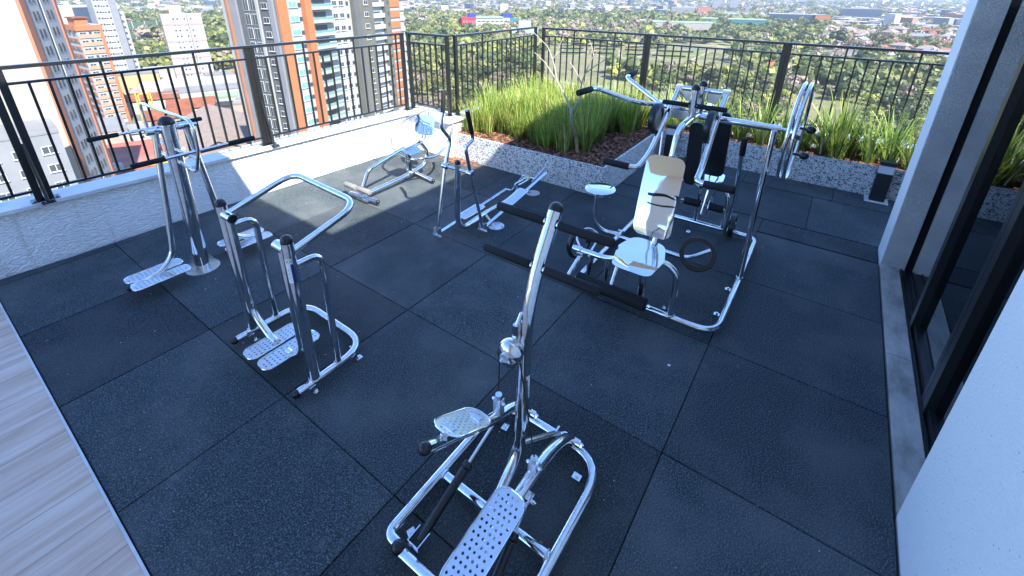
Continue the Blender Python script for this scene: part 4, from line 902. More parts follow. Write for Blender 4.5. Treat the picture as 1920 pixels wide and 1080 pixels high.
# ================================================================== CITY BELOW
GZ = -50.0
def tex(name, col, rough=0.8, var=0.0, sc=0.2, spec=0.3, stain=None):
    col = tuple(q*0.44 for q in col); stain = tuple(q*0.44 for q in stain) if stain else None
    m = mat(name, col, rough, 0, spec)
    if var or stain:
        v = coords(m); f = noise(m, v, sc, 5, 0.6)
        lo = tuple(c*(1-var) for c in col); hi = tuple(min(c*(1+var), .9) for c in col)
        base(m, ramp(m, f, [(0.32, stain or lo), (0.52, col), (0.72, hi)]))
    return m
tex('tower_light', (0.62, 0.62, 0.63), var=.08, sc=.3); tex('tower_white', (0.56, 0.56, 0.55), var=.08, sc=.3); tex('tower_cream', (0.58, 0.53, 0.45), var=.07, sc=.25); tex('tower_grey', (0.34, 0.35, 0.37), var=.08, sc=.3)
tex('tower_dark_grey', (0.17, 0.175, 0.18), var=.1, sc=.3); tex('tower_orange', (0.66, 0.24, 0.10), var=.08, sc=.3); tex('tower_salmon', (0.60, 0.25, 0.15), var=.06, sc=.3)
tex('tower_peach', (0.68, 0.42, 0.28), var=.08, sc=.3); tex('tower_olive', (0.20, 0.20, 0.165), var=.1, sc=.3); tex('tower_pink', (0.50, 0.38, 0.36), var=.06)
tex('concrete', (0.40, 0.385, 0.35), var=.22, sc=.15, stain=(0.25, 0.22, 0.19)); tex('asphalt', (0.055, 0.055, 0.058), var=.2, sc=.1)
tex('roof_tile', (0.34, 0.115, 0.06), var=.25, sc=.4); tex('roof_red', (0.55, 0.17, 0.12), var=.18, sc=.09, stain=(0.62, 0.32, 0.25)); tex('roof_brown', (0.42, 0.33, 0.27), var=.2, sc=.5)
tex('roof_grey', (0.34, 0.34, 0.34), var=.2, sc=.1); tex('roof_white', (0.70, 0.70, 0.69), var=.1, sc=.1); tex('awning_orange', (0.72, 0.16, 0.04)); tex('brick_red', (0.36, 0.12, 0.07), var=.2, sc=.5)
tex('wall_white', (0.66, 0.65, 0.62), var=.15, sc=.1); tex('wall_yellow', (0.66, 0.48, 0.24), var=.12, sc=.2); tex('wall_beige', (0.58, 0.50, 0.40), var=.12, sc=.2)
tex('paint_red', (0.62, 0.03, 0.06)); tex('paint_blue', (0.03, 0.05, 0.45)); tex('paint_cyan', (0.06, 0.24, 0.27)); tex('roof_green', (0.38, 0.52, 0.33), var=.1, sc=.05); tex('glass_blue', (0.07, 0.12, 0.20), 0.12, spec=.8)
mat('window_glass', (0.035, 0.045, 0.055), 0.12, 0, 0.7); mat('window_teal', (0.10, 0.26, 0.25), 0.15, 0, 0.7); mat('window_frame', (0.42, 0.42, 0.41), 0.6); mat('crane_yellow', (0.6, 0.38, 0.03), 0.5)
mat('balcony_glass', (0.10, 0.20, 0.18), 0.12, 0, 0.8)
def polar(b, d): return Vector((EYE.x+d*math.cos(math.radians(b)), EYE.y+d*math.sin(math.radians(b)), 0))

# ---------- ground
m = mat('park_ground', (0.10, 0.12, 0.04), 0.95)
v = coords(m, (1, 1, 0)); f1 = noise(m, v, 0.018, 6, .6); f2 = noise(m, v, 0.16, 4)
gA = ramp(m, f1, [(0.36, (0.05, 0.07, 0.02)), (0.48, (0.11, 0.13, 0.045)), (0.56, (0.20, 0.20, 0.085)), (0.68, (0.26, 0.22, 0.13))])
gB = mixc(m, 0.35, gA, ramp(m, f2, [(0.4, (0.04, 0.055, 0.018)), (0.6, (0.20, 0.19, 0.10))])); base(m, gB)
def sheet(poly, z):
    def f(bm):
        vs = [bm.verts.new((x, y, z)) for x, y in poly]; fc = bm.faces.new(vs)
        if fc.normal.z < 0: fc.normal_flip()
        bm.normal_update()
        if fc.normal.z < 0: fc.normal_flip()
    return f
structure('ground', 'park_ground', sheet([(-6000, -6000), (6500, -6000), (6500, 6500), (-6000, 6500)], GZ))
tex('city_ground', (0.27, 0.255, 0.235), var=.3, sc=.02, stain=(0.12, 0.13, 0.08))
P2 = lambda *bd: [tuple(polar(b, d)[:2]) for b, d in bd]
structure('city_lots', 'city_ground', sheet(P2((90, 60), (90, 420), (80, 430), (73, 400), (69, 350), (66.5, 300), (62, 270), (55, 225), (48, 190), (46, 150), (46, 60)), GZ+0.10))
structure('hill_town_ground', 'city_ground', sheet(P2((1.5, 560), (1.0, 1400), (40, 1500), (45, 900), (50, 980), (75, 1000), (90, 1000), (90, 5200), (45, 5200), (0, 5200), (-30, 5200), (-30, 420), (-8, 430), (-3, 470)), GZ+0.08))
tex('lawn', (0.20, 0.24, 0.05), var=.25, sc=.05); tex('lawn_light', (0.30, 0.28, 0.13), var=.25, sc=.04, stain=(0.17, 0.19, 0.06)); tex('sand', (0.50, 0.42, 0.29), var=.1, sc=.1); tex('dark_hedge', (0.02, 0.03, 0.014), var=.3, sc=.3)
structure('park_lawn', 'lawn_light', sheet(P2((31.5, 205), (34, 480), (7, 500), (9, 395), (14, 350), (21, 330), (26, 260)), GZ+0.16))
structure('park_slope', 'lawn_light', sheet(P2((12, 190), (14, 250), (9, 300), (2, 330), (-3, 300), (-2, 210), (5, 170)), GZ+0.12))
structure('parterre_lawn', 'lawn', sheet(P2((30.5, 400), (31.5, 455), (12.5, 470), (10.5, 455), (12, 405)), GZ+0.22))
def strips(bm):
    for b0, d0, b1, d1, w in ((31, 430, 11.5, 436, 3.2), (31, 402, 12, 405, 3.5), (31.5, 456, 12, 470, 3.5), (27.5, 400, 24.5, 460, 3), (24.5, 400, 27.5, 460, 3), (20.5, 402, 17.5, 465, 3), (17.5, 402, 20.5, 465, 3), (30.3, 400, 29, 458, 3), (14.3, 405, 12.6, 465, 3), (22.4, 402, 22.4, 462, 3.5)):
        a, b = polar(b0, d0), polar(b1, d1); n = (b-a).normalized(); n = Vector((-n.y, n.x, 0))*w/2
        vs = [bm.verts.new((*(p[:2]), GZ+0.30+0.01*k_)) for k_, p in ((0, a-n), (0, b-n), (0, b+n), (0, a+n))]; fc = bm.faces.new(vs); bm.normal_update()
        if fc.normal.z < 0: fc.normal_flip()
structure('garden_paths', 'sand', strips)
def hedges(bm):
    for b0, d0, b1, d1 in ((29.6, 415, 26.4, 417), (25.6, 417, 23.2, 418), (21.7, 417, 19.4, 417), (18.7, 417, 15, 420), (29.6, 445, 26.8, 448), (25.4, 448, 23, 450), (21.9, 450, 19.6, 450), (18.3, 452, 14.2, 455)):
        a, b = polar(b0, d0), polar(b1, d1); c = (a+b)/2; L = (b-a).length
        BX((-L/2, -0.8, 0), (L/2, 0.8, 1.2), m=Matrix.Translation((c.x, c.y, GZ+0.3)) @ frame((0, 0, 0), b-a, (-(b-a).y, (b-a).x, 0)))(bm)
solo('clipped_hedge', 'dark_hedge', 'low dark clipped hedges drawn in the formal garden lawn', 'hedge', hedges, kind='stuff')
tex('road', (0.16, 0.16, 0.165), var=.15, sc=.05)
def ribbon(pts, w, z):
    def f(bm):
        P = fillet([polar(b, d) for b, d in pts], 18, 6); L = []
        for i, p in enumerate(P):
            t = (P[min(i+1, len(P)-1)]-P[max(i-1, 0)]).normalized(); n = Vector((-t.y, t.x, 0))*w/2
            L.append((bm.verts.new((p.x-n.x, p.y-n.y, z)), bm.verts.new((p.x+n.x, p.y+n.y, z))))
        for a, b in zip(L, L[1:]):
            fc = bm.faces.new((a[0], b[0], b[1], a[1]))
        bm.normal_update()
        for fc in bm.faces:
            if fc.normal.z < 0: fc.normal_flip()
    return f
structure('street', 'road', ribbon([(84, 150), (77, 175), (70, 205), (62, 235), (52, 215)], 9, GZ+0.14), ribbon([(75, 110), (72, 180), (70, 260), (69, 330), (68, 520)], 8, GZ+0.15))
structure('park_path', 'sand', ribbon([(40, 330), (33, 300), (27, 270), (16, 240), (8, 200)], 4, GZ+0.24), ribbon([(12, 500), (6, 450), (0, 380), (-6, 330)], 5, GZ+0.25), ribbon([(24, 620), (18, 560), (12, 520)], 9, GZ+0.26))
tex('water', (0.42, 0.50, 0.55), 0.08)
structure('pond', 'water', sheet(P2((16.5, 488), (11.2, 486), (8.5, 492), (11, 510), (15.5, 505)), GZ+0.28))

# ---------- towers
def win_mesh(name, w, h, fm='window_frame', gm='window_glass', mull=1, sill=True):
    bm = bmesh.new()
    BX((-w/2, -0.08, 0), (w/2, 0.02, h), 0)(bm)
    n = mull+1; gw = (w-0.08*(n+1))/n
    for i in range(n): BX((-w/2+0.08+i*(gw+0.08), -0.10, 0.08), (-w/2+0.08+i*(gw+0.08)+gw, -0.081, h-0.08), 1)(bm)
    if sill: BX((-w/2-0.1, -0.22, -0.1), (w/2+0.1, 0.0, 0.0), 0)(bm)
    me = bpy.data.meshes.new(name); bm.to_mesh(me); bm.free()
    me.materials.append(MAT[fm]); me.materials.append(MAT[gm]); return me
WM = {'small': win_mesh('window', 0.8, 0.9, fm='tower_dark_grey', mull=0, sill=False), 'slot': win_mesh('window', 0.75, 1.45, fm='tower_dark_grey', mull=0, sill=False), 'pair': win_mesh('window', 1.6, 1.2), 'wide': win_mesh('window', 2.4, 1.25, gm='window_teal', mull=1), 'band': win_mesh('window', 2.0, 0.8, mull=1, sill=False),
      'tall': win_mesh('window', 1.5, 2.3, gm='window_glass', mull=1, sill=False), 'dark': win_mesh('window', 2.6, 1.0, fm='tower_dark_grey', mull=0, sill=False), 'slit': win_mesh('window', 0.5, 2.0, fm='roof_white', gm='roof_white', mull=0, sill=False)}
def put_windows(rt, lst, face='x'):
    """lst: (kind, u, z). the first 100 of a tower are parts of their own"""
    c = rt.get('_nw', 0); rest = []
    for kind, u, z, *of in lst:
        of = of[0] if of else 0.0
        if face == 'x': M = Matrix.Translation((u, -of, z-GZ))
        else: M = Matrix.Translation((-of, u, z-GZ)) @ Matrix.Rotation(-PI/2, 4, 'Z')
        if c < 100:
            o = bpy.data.objects.new('window', WM[kind]); COL.objects.link(o); o.parent = rt; o.matrix_local = M; c += 1
        else: rest.append((kind, M))
    rt['_nw'] = c
    if rest:
        RESTW.setdefault(rt.name, (rt, []))[1].extend(rest)
RESTW = {}
def flush_windows():
    for rt, rest in RESTW.values():
        bm = bmesh.new(); mats = []; 
        for kind, M in rest:
            me = WM[kind]; n0 = len(bm.faces); v0 = len(bm.verts); bm.from_mesh(me); bm.verts.ensure_lookup_table(); bm.faces.ensure_lookup_table()
            for i in range(v0, len(bm.verts)): bm.verts[i].co = M @ bm.verts[i].co
            for i in range(n0, len(bm.faces)):
                mm = me.materials[bm.faces[i].material_index].name
                if mm not in mats: mats.append(mm)
                bm.faces[i].material_index = mats.index(mm)
        o = finish(bm, 'windows', mats, rt, False, local=True); o['kind'] = 'stuff'
def tower(name, label, p0, u, cat='building', group=None):
    r_ = root(name, (p0[0], p0[1], GZ), label, cat, group, rz=math.atan2(u[1], u[0])); return r_
def tb(r_, name, m_, *boxes, label=None):    # boxes: (x0,y0,z0,x1,y1,z1) world z
    return part(r_, name, m_, *[BX((a, b, c-GZ), (d, e, f-GZ)) for a, b, c, d, e, f in boxes], local=True, smooth=False, label=label)
# T1 cream / salmon / grey tower on the left
p0 = polar(81.3, 112); p1 = polar(79.05, 125); u = (p1-p0).normalized(); TOP = 12
r_ = tower('apartment_tower', 'tall apartment tower with blank cream side, salmon edge and grey window front at far left', p0, u)
tb(r_, 'side_wall', 'tower_cream', (0, 0.02, GZ, 13.7, 15, TOP))
tb(r_, 'front_wall', 'tower_light', (2.7, -0.25, GZ, 6.9, 0, TOP), (8.0, -0.25, GZ, 12.7, 0, TOP))
tb(r_, 'corner_strip', 'tower_salmon', (-0.02, -0.45, GZ, 1.9, 0.0, TOP), (12.72, -0.5, GZ, 13.72, 0.0, TOP))
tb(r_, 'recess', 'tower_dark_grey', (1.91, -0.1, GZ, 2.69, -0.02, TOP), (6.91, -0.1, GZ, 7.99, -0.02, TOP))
put_windows(r_, [('slot', x, z_-0.6, 0.25) for z_ in [TOP-3.1-2.9*i for i in range(20)] for x in (3.9, 5.3, 9.2, 10.7)])
# grey block lower left with air conditioners
p0 = polar(81.72, 98); u = (Vector((-0.93, 0.36, 0))).normalized()*-1
r_ = tower('apartment_block', 'lower grey apartment block with white window frames and air conditioners at the far left edge', polar(86.5, 96), (0.995, -0.10))
tb(r_, 'wall', 'tower_grey', (-6, 0, GZ, 8.0, 10, -18.5)); tb(r_, 'roof', 'roof_grey', (-6.1, -0.1, -18.5, 8.1, 10.1, -18.1))
put_windows(r_, [('pair', x, -21.5-2.9*i) for i in range(8) for x in (-3.5, 0.2, 3.2, 6.3)])
ac = [(x+0.3, -0.55, -22.2-2.9*i, x+1.0, 0, -21.75-2.9*i) for i in range(8) for x in (-3.5, 0.2, 3.2, 6.3) if (i*3+int(x)) % 3]
for q in ac: tb(r_, 'air_conditioner', 'roof_white', q)
# T2 orange and peach
r_ = tower('apartment_tower', 'orange and peach apartment building with dark balconies between the grey tower and the white tower', polar(78.2, 240), (1, 0.05))
Z2 = -11.5; W2 = 7.6
tb(r_, 'wall', 'tower_white', (0, 0, GZ, W2, 12, Z2)); tb(r_, 'roof_edge', 'tower_orange', (-0.1, -0.5, Z2-1.9, W2+0.2, -0.05, Z2), (-0.3, -0.1, Z2-1.9, 0.0, 12, Z2+.1), (W2-0.8, -0.5, GZ, W2+0.1, -0.05, Z2-1.9))
tb(r_, 'orange_side', 'tower_orange', *[(-0.3, 0.2, Z2-3.2-2.9*i, -0.01, 11.8, Z2-1.9-2.9*i) for i in range(1, 13)])
tb(r_, 'spandrel', 'tower_peach', *[(0.1, -0.3, Z2-3.4-2.9*i-1.3, W2-0.85, -0.02, Z2-3.4-2.9*i) for i in range(12)])
tb(r_, 'penthouse', 'tower_orange', (0.5, 1, Z2, 4.4, 8, Z2+2.4)); tb(r_, 'penthouse_roof', 'roof_tile', (0.0, 0.4, Z2+2.4, 5, 8.6, Z2+2.8))
put_windows(r_, [(k_, x, Z2-3.3-2.9*i) for i in range(12) for k_, x in (('band', 1.6), ('small', 3.8), ('band', 5.8))])
put_windows(r_, [('dark', y, Z2-3.0-2.9*i, .31) for i in range(12) for y in (3.2, 8.0)], 'y')
# blue glass building behind
r_ = tower('glass_building', 'blue glass building half hidden behind the orange building', polar(78.0, 330), (1, 0.0))
tb(r_, 'glass_wall', 'glass_blue', (0, 0, GZ, 12.5, 14, -8)); tb(r_, 'roof', 'roof_white', (-7, -0.3, -8, 12.6, 14, -7.2)); tb(r_, 'side_wall', 'tower_cream', (-7, -1, GZ, -0.1, 14, -8.1))
# T3 white tower
r_ = tower('apartment_tower', 'slim white tower with rows of dark windows and a blue grey side', polar(76.55, 315), (0.995, -0.08))
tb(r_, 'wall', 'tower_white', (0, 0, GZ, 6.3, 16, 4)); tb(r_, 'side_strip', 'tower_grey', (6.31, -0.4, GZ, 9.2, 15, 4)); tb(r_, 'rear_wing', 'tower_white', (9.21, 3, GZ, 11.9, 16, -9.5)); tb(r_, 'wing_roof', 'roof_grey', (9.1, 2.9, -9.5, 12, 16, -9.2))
tb(r_, 'rooftop_block', 'tower_white', (1, 2, 4, 5, 9, 6))
put_windows(r_, [(k_, x, 1.2-2.9*i) for i in range(17) for k_, x in (('small', 1.0), ('small', 2.2), ('band', 3.7), ('small', 5.5))])
put_windows(r_, [('small', x, -12-2.9*i) for i in range(12) for x in (9.8,)])
# T4 white block with roof house
p0 = polar(71.87, 312); p1 = polar(68.58, 312); u = (p1-p0).normalized()
r_ = tower('apartment_tower', 'free-standing white apartment building with small square windows, pink bands and a roof house', p0, u)
Z4 = -11.7; W4 = 18
tb(r_, 'wall', 'tower_white', (0, 0, GZ, 11.2, 13, Z4), (11.5, 0, GZ, W4, 13, Z4)); tb(r_, 'joint', 'tower_dark_grey', (11.2, 0.2, GZ, 11.5, 12.9, Z4-.2))
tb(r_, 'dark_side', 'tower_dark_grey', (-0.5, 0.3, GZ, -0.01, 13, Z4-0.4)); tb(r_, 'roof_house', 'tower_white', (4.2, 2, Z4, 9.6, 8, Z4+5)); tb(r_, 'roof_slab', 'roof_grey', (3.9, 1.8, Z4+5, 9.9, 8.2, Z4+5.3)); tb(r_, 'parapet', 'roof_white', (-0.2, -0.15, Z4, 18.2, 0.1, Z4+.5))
for i in range(4):
    tb(r_, 'pink_band', 'tower_pink', (0.01, -0.12, Z4-5.3-8.7*i, 11.19, -0.01, Z4-4.5-8.7*i)); tb(r_, 'pink_band', 'tower_pink', (11.51, -0.12, Z4-5.3-8.7*i, W4-.01, -0.01, Z4-4.5-8.7*i))
put_windows(r_, [('small', x, Z4-2.6-2.95*i) for i in range(12) for x in (5.2, 7.0, 10.1, 12.9)])
part(r_, 'antenna', 'roof_white', CY((14.5, 3, Z4-GZ), (13.6, 3, Z4-GZ+5.5), 0.12, 6), local=True)
# T5 big orange, white and olive tower
p0 = Vector((52.317, 95.255, 0)); u = Vector((0.9715, 0.2369, 0)); Z5 = 10
r_ = tower('apartment_tower', 'big white apartment tower with orange stripes, teal windows and olive bands', p0, u)
tb(r_, 'wall', 'tower_white', (0.0, 0.02, GZ, 45.5, 16, Z5))
tb(r_, 'orange_stripe', 'tower_orange', (0.0, -0.5, GZ, 2.45, 0.0, Z5), (6.36, -1.6, -38, 8.19, 0.0, Z5))
tb(r_, 'white_bay', 'tower_white', (2.46, -0.3, GZ, 6.35, 0.0, Z5))
tb(r_, 'olive_band', 'tower_olive', (22.65, -1.3, GZ, 29.87, -0.01, Z5), (35.54, -0.9, GZ, 37.94, -0.01, Z5), label=None)
tb(r_, 'dark_reveal', 'tower_dark_grey', (22.63, -1.32, GZ, 24.6, -1.30, Z5))
n5 = 20
for i in range(n5): tb(r_, 'orange_panel', 'tower_orange', (38.4, -0.25, 6.1-2.9*i, 43.3, -0.01, 8.0-2.9*i))
for i in range(n5):
    z = 6.6-2.9*i
    if z < -46: break
    b_ = tb(r_, 'balcony', 'tower_white', (8.4, -1.2, z-0.25, 15.3, 0.0, z-0.02), (8.4, -1.2, z-0.02, 15.3, -1.1, z+0.45))
    part(b_, 'glass_rail', 'balcony_glass', BX((8.45, -1.17, z+0.45-GZ), (15.25, -1.12, z+1.0-GZ)), local=True, smooth=False); part(b_, 'balcony_door', 'window_glass', BX((10.2, -0.06, z+0.9-GZ), (13.8, -0.02, z+2.1-GZ)), local=True, smooth=False)
    b_ = tb(r_, 'balcony', 'tower_light', (29.9, -0.8, z-0.2, 35.5, 0.0, z+0.95)); part(b_, 'shadow_opening', 'window_glass', BX((31.1, -0.06, z+1.0-GZ), (34.3, -0.02, z+1.4-GZ)), local=True, smooth=False)
    tb(r_, 'sill_band', 'tower_white', (43.35, -0.3, z+1.3, 45.6, -0.01, z+2.6))
put_windows(r_, [(k_, x, 7.0-2.9*i, of) for i in range(18) for k_, x, of in (('wide', 4.1, .3), ('small', 5.9, .3), ('pair', 17.0, 0), ('pair', 19.3, 0), ('small', 21.5, 0), ('pair', 27.0, 1.3), ('small', 36.9, .9))])
# its side front: grey, seen at an angle
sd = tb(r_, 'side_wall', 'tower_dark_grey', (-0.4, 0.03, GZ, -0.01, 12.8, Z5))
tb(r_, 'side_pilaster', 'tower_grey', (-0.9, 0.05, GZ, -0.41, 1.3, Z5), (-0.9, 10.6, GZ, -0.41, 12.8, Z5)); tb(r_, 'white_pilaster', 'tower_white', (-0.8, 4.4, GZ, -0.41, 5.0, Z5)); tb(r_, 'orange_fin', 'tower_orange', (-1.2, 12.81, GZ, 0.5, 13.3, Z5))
put_windows(r_, [('tall', -0-y, 6.3-2.9*i, .41) for i in range(18) for y in (-6.1, -8.1)], 'y')
put_windows(r_, [('pair', 2.8, 6.8-2.9*i, .41) for i in range(18)], 'y')
# T5b slab behind
r_ = tower('apartment_tower', 'narrow grey and white tower slab with white slits left of the big orange striped tower', polar(65.7, 162), (0.75, -0.66))
tb(r_, 'wall', 'tower_grey', (0, 0, GZ, 2.1, 14, 8)); tb(r_, 'white_strip', 'tower_white', (2.11, -0.3, GZ, 3.9, 14, 8)); tb(r_, 'orange_fin', 'tower_orange', (4.2, -0.3, GZ, 4.7, 3, 8)); tb(r_, 'recess', 'tower_dark_grey', (3.91, 0.3, GZ, 8, 14, 8))
put_windows(r_, [('slit', x, 4.8-2.9*i) for i in range(18) for x in (0.6, 1.55)])
flush_windows()
for o in list(COL.objects):
    if '_nw' in o.keys(): del o['_nw']

# ---------- low buildings in the near city
def lowb(b, d, w, dep, h, ang, wm, rm, label, name='low_building', kind='flat', nw=0, extra=None):
    p = polar(b, d); a = math.radians(ang)
    r_ = root(name, (p.x, p.y, GZ), label, 'building', None, a)
    part(r_, 'wall', wm, BX((-w/2, -dep/2, 0), (w/2, dep/2, h)), local=True, smooth=False)
    if kind == 'flat': part(r_, 'roof', rm, BX((-w/2-.15, -dep/2-.15, h), (w/2+.15, dep/2+.15, h+0.35)), BX((-w/2-.2, -dep/2-.2, h+.35), (w/2+.2, -dep/2+.1, h+.8)), local=True, smooth=False)
    elif kind == 'gable':
        def g(bm):
            e = .6; y0, y1 = -dep/2-e, dep/2+e; rh = dep*0.22
            for s in (-1, 1):
                q = [(-w/2-e, s*(dep/2+e), h-.25), (w/2+e, s*(dep/2+e), h-.25), (w/2+e, 0, h+rh), (-w/2-e, 0, h+rh)]
                lo = [bm.verts.new(x) for x in q]; hi = [bm.verts.new((x, y, z+.25)) for x, y, z in q]
                bm.faces.new(lo); bm.faces.new(hi[::-1])
                for i in range(4): bm.faces.new((lo[i], lo[(i+1) % 4], hi[(i+1) % 4], hi[i]))
            for sx in (-1, 1): bm.faces.new([bm.verts.new((sx*(w/2-.05), yy2, zz2)) for yy2, zz2 in ((-dep/2, h-.02), (dep/2, h-.02), (0, h+rh-.1))])
            bmesh.ops.recalc_face_normals(bm, faces=bm.faces)
        part(r_, 'roof', rm, g, local=True, smooth=False)
    for k_ in range(nw):
        o = bpy.data.objects.new('window', WM['pair']); COL.objects.link(o); o.parent = r_; o.location = (-w/2+(k_+.5)*w/nw, -dep/2, h*0.45)
    if extra: extra(r_)
    return r_
def tanks(r_):
    for k_, (x, y, s) in enumerate(((-10, -10, 1.7), (-6.5, -13, 1.9), (-11, -15, 1.6), (8, -8, 1.5))):
        t_ = part(r_, 'water_tank', 'roof_white', CY((x, y, 7.1), (x, y, 9.4), s, 24, .3), local=True)
    part(r_, 'roof_gutter', 'crane_yellow', BX((0, -9, 7.1), (6, -8.2, 7.6)), BX((0, -12, 7.1), (6, -11.2, 7.6)), local=True, smooth=False)
lowb(76.0, 163, 32, 36, 6.5, -18, 'wall_white', 'roof_red', 'large low building with faded red roof and round white tanks', extra=tanks)
lowb(69.8, 170, 50, 21, 8, 70, 'wall_beige', 'roof_brown', 'long building with brown ribbed tile roof behind the left railing', kind='gable')
lowb(66.2, 196, 15, 9, 7, -32, 'wall_white', 'awning_orange', 'small building under a bright orange roof next to the railing post')
lowb(66.6, 214, 20, 10, 8, -32, 'tower_dark_grey', 'asphalt', 'dark flat building behind the orange roof', nw=3)
lowb(68.0, 168, 22, 12, 6, -30, 'wall_beige', 'wall_yellow', 'low ochre shed roof between brown roof and coping')
lowb(75.6, 290, 24, 14, 13, -18, 'wall_yellow', 'roof_grey', 'yellow walled building with grass on its roof terrace', nw=5)
lowb(74.6, 258, 22, 9, 6, -20, 'wall_white', 'roof_tile', 'white warehouse with long brick red roof', kind='gable')
lowb(72.2, 278, 26, 14, 9, -22, 'wall_white', 'roof_white', 'white warehouse with stained wall at the foot of the white tower')
lowb(69.6, 262, 34, 16, 7, -24, 'wall_white', 'roof_grey', 'long pale warehouse right of the lone brown tree')
lowb(67.4, 285, 26, 20, 7, -24, 'wall_white', 'roof_white', 'white roofed depot below the park edge')
lowb(71.2, 232, 16, 12, 6, -24, 'wall_white', 'roof_tile', 'house with brown tile roof and blue awning', kind='gable', nw=3)
lowb(73.3, 222, 14, 11, 5, -20, 'wall_beige', 'roof_tile', 'small tile roofed house beside the green courtyard', kind='gable', nw=2)
lowb(69.0, 226, 12, 10, 5, -26, 'wall_white', 'paint_red', 'white building with a crimson shade roof')
lowb(67.6, 240, 22, 12, 7, -28, 'wall_white', 'roof_green', 'white building with pale green roof near the street')
lowb(79.3, 200, 16, 22, 9, -12, 'wall_beige', 'roof_grey', 'grey roofed block behind the red roof')
lowb(63.2, 210, 30, 18, 10, -34, 'wall_beige', 'concrete', 'unfinished concrete building with open floors below the orange striped tower', nw=4)
lowb(58.0, 150, 40, 26, 7, -20, 'wall_beige', 'roof_brown', 'brown roofed hall at the foot of the orange striped tower', kind='gable')
lowb(54.2, 122, 18, 12, 16, 12, 'wall_beige', 'roof_white', 'cream rooftop annexe with ladders in front of the tower', nw=4)
lowb(50.5, 128, 16, 10, 12, 12, 'wall_white', 'concrete', 'white service block with grey roof in front of the olive bands', nw=3)
lowb(59.4, 128, 12, 12, 14, 12, 'brick_red', 'concrete', 'brick stair block beside the orange stripe')
lowb(73.6, 330, 20, 12, 9, -20, 'wall_white', 'roof_white', 'white building between the two white towers', nw=4)
lowb(79.0, 150, 14, 10, 5, -20, 'wall_white', 'roof_tile', 'tile roofed house close to the grey tower', kind='gable', nw=2)
NEARH = []
sc_ = root('scaffold_frame', (*polar(75.0, 232)[:2], GZ), 'small yellow open metal frame standing beside the red roof', 'frame')
part(sc_, 'frame', 'crane_yellow', *[BX((x, y, 0), (x+.35, y+.35, 13)) for x in (-2, 2) for y in (-1.5, 1.5)], *[BX((-2, -1.5, z), (2.35, -1.2, z+.35)) for z in (5, 8.5, 12.6)], local=True, smooth=False)
# sports net by the park
net = root('sports_fence', (*polar(74.2, 640)[:2], GZ), 'tall green netted sports fence at the edge of the trees', 'fence')
tex('net_green', (0.10, 0.17, 0.13)); part(net, 'net', 'net_green', BX((-22, 0, 0), (24, 0.3, 17)), local=True, smooth=False)
for k_ in range(5): part(net, 'pole', 'roof_white', BX((-22+11*k_, -0.5, 0), (-21.4+11*k_, -0.1, 18)), local=True, smooth=False)

# ---------- landmark buildings in the middle distance
r_ = root('office_building', (*polar(38.9, 690)[:2], GZ), 'white office building with red, blue and turquoise blocks beyond the wood', 'building', None, math.radians(-40))
part(r_, 'red_wing', 'paint_red', BX((-34, -12, 0), (-14, 8, 15)), local=True, smooth=False); part(r_, 'white_wing', 'wall_white', BX((-13.9, -10, 0), (36, 10, 14)), local=True, smooth=False)
part(r_, 'roof', 'roof_green', BX((-13.9, -11, 14), (26, 11, 16)), local=True, smooth=False); part(r_, 'blue_block', 'paint_blue', BX((-22, -2, 15), (-12, 8, 20)), local=True, smooth=False); part(r_, 'blue_block', 'paint_blue', BX((27, -6, 14), (40, 6, 20)), local=True, smooth=False)
part(r_, 'turquoise_wing', 'paint_cyan', BX((36.1, -9, 0), (50, 8, 13)), local=True, smooth=False)
for k_ in range(10):
    o = bpy.data.objects.new('window', WM['pair']); COL.objects.link(o); o.parent = r_; o.location = (-31+4*(k_ % 5), -12, 4+5*(k_//5)); o.scale = (1.2, 1, 1.6)
for k_ in range(14):
    part_o = bpy.data.objects.new('window', WM['dark']); COL.objects.link(part_o); part_o.parent = r_; part_o.location = (-9+6.5*(k_ % 7), -10, 4+5*(k_//7)); part_o.scale = (2, 1, 1.6)
r_ = root('glass_greenhouse', (*polar(34.0, 575)[:2], GZ), 'white ribbed glass greenhouse with rounded dome at the garden end', 'greenhouse', None, math.radians(-56))
mat('greenhouse_glass', (0.20, 0.27, 0.27), 0.15, 0, 0.8)
def vault(x0, x1, R, hb, mi=0):
    def f(bm):
        n = 14; prof = [(-R, 0), (-R, hb)]+[(-R*math.cos(a*PI/n), hb+R*math.sin(a*PI/n)) for a in range(1, n)]+[(R, hb), (R, 0)]
        A = [bm.verts.new((x0, y, z)) for y, z in prof]; B = [bm.verts.new((x1, y, z)) for y, z in prof]
        for i in range(len(prof)-1): bm.faces.new((A[i], A[i+1], B[i+1], B[i]))
        bm.faces.new(A[::-1]); bm.faces.new(B)
        bmesh.ops.recalc_face_normals(bm, faces=bm.faces)
    return f
part(r_, 'centre_dome', 'greenhouse_glass', vault(-7, 7, 7.5, 10), local=True); part(r_, 'wing', 'greenhouse_glass', vault(-16, -7.1, 5, 4.5), local=True); part(r_, 'wing', 'greenhouse_glass', vault(7.1, 16, 5, 4.5), local=True)
def ribs(bm):
    for x, R, hb in [(-7+2.33*i, 7.6, 10) for i in range(7)]+[(-16+2.2*i, 5.1, 4.5) for i in range(5)]+[(7.2+2.2*i, 5.1, 4.5) for i in range(5)]:
        pth = [Vector((x, -R, 0))]+[Vector((x, -R*math.cos(a*PI/10), hb+R*math.sin(a*PI/10))) for a in range(11)]+[Vector((x, R, 0))]
        sweep(bm, pth, 0.22, 4)
    for z in (4, 8): BX((-7.2, -7.75, z), (7.2, -7.55, z+.3))(bm)
part(r_, 'white_ribs', 'roof_white', ribs, local=True, smooth=False)
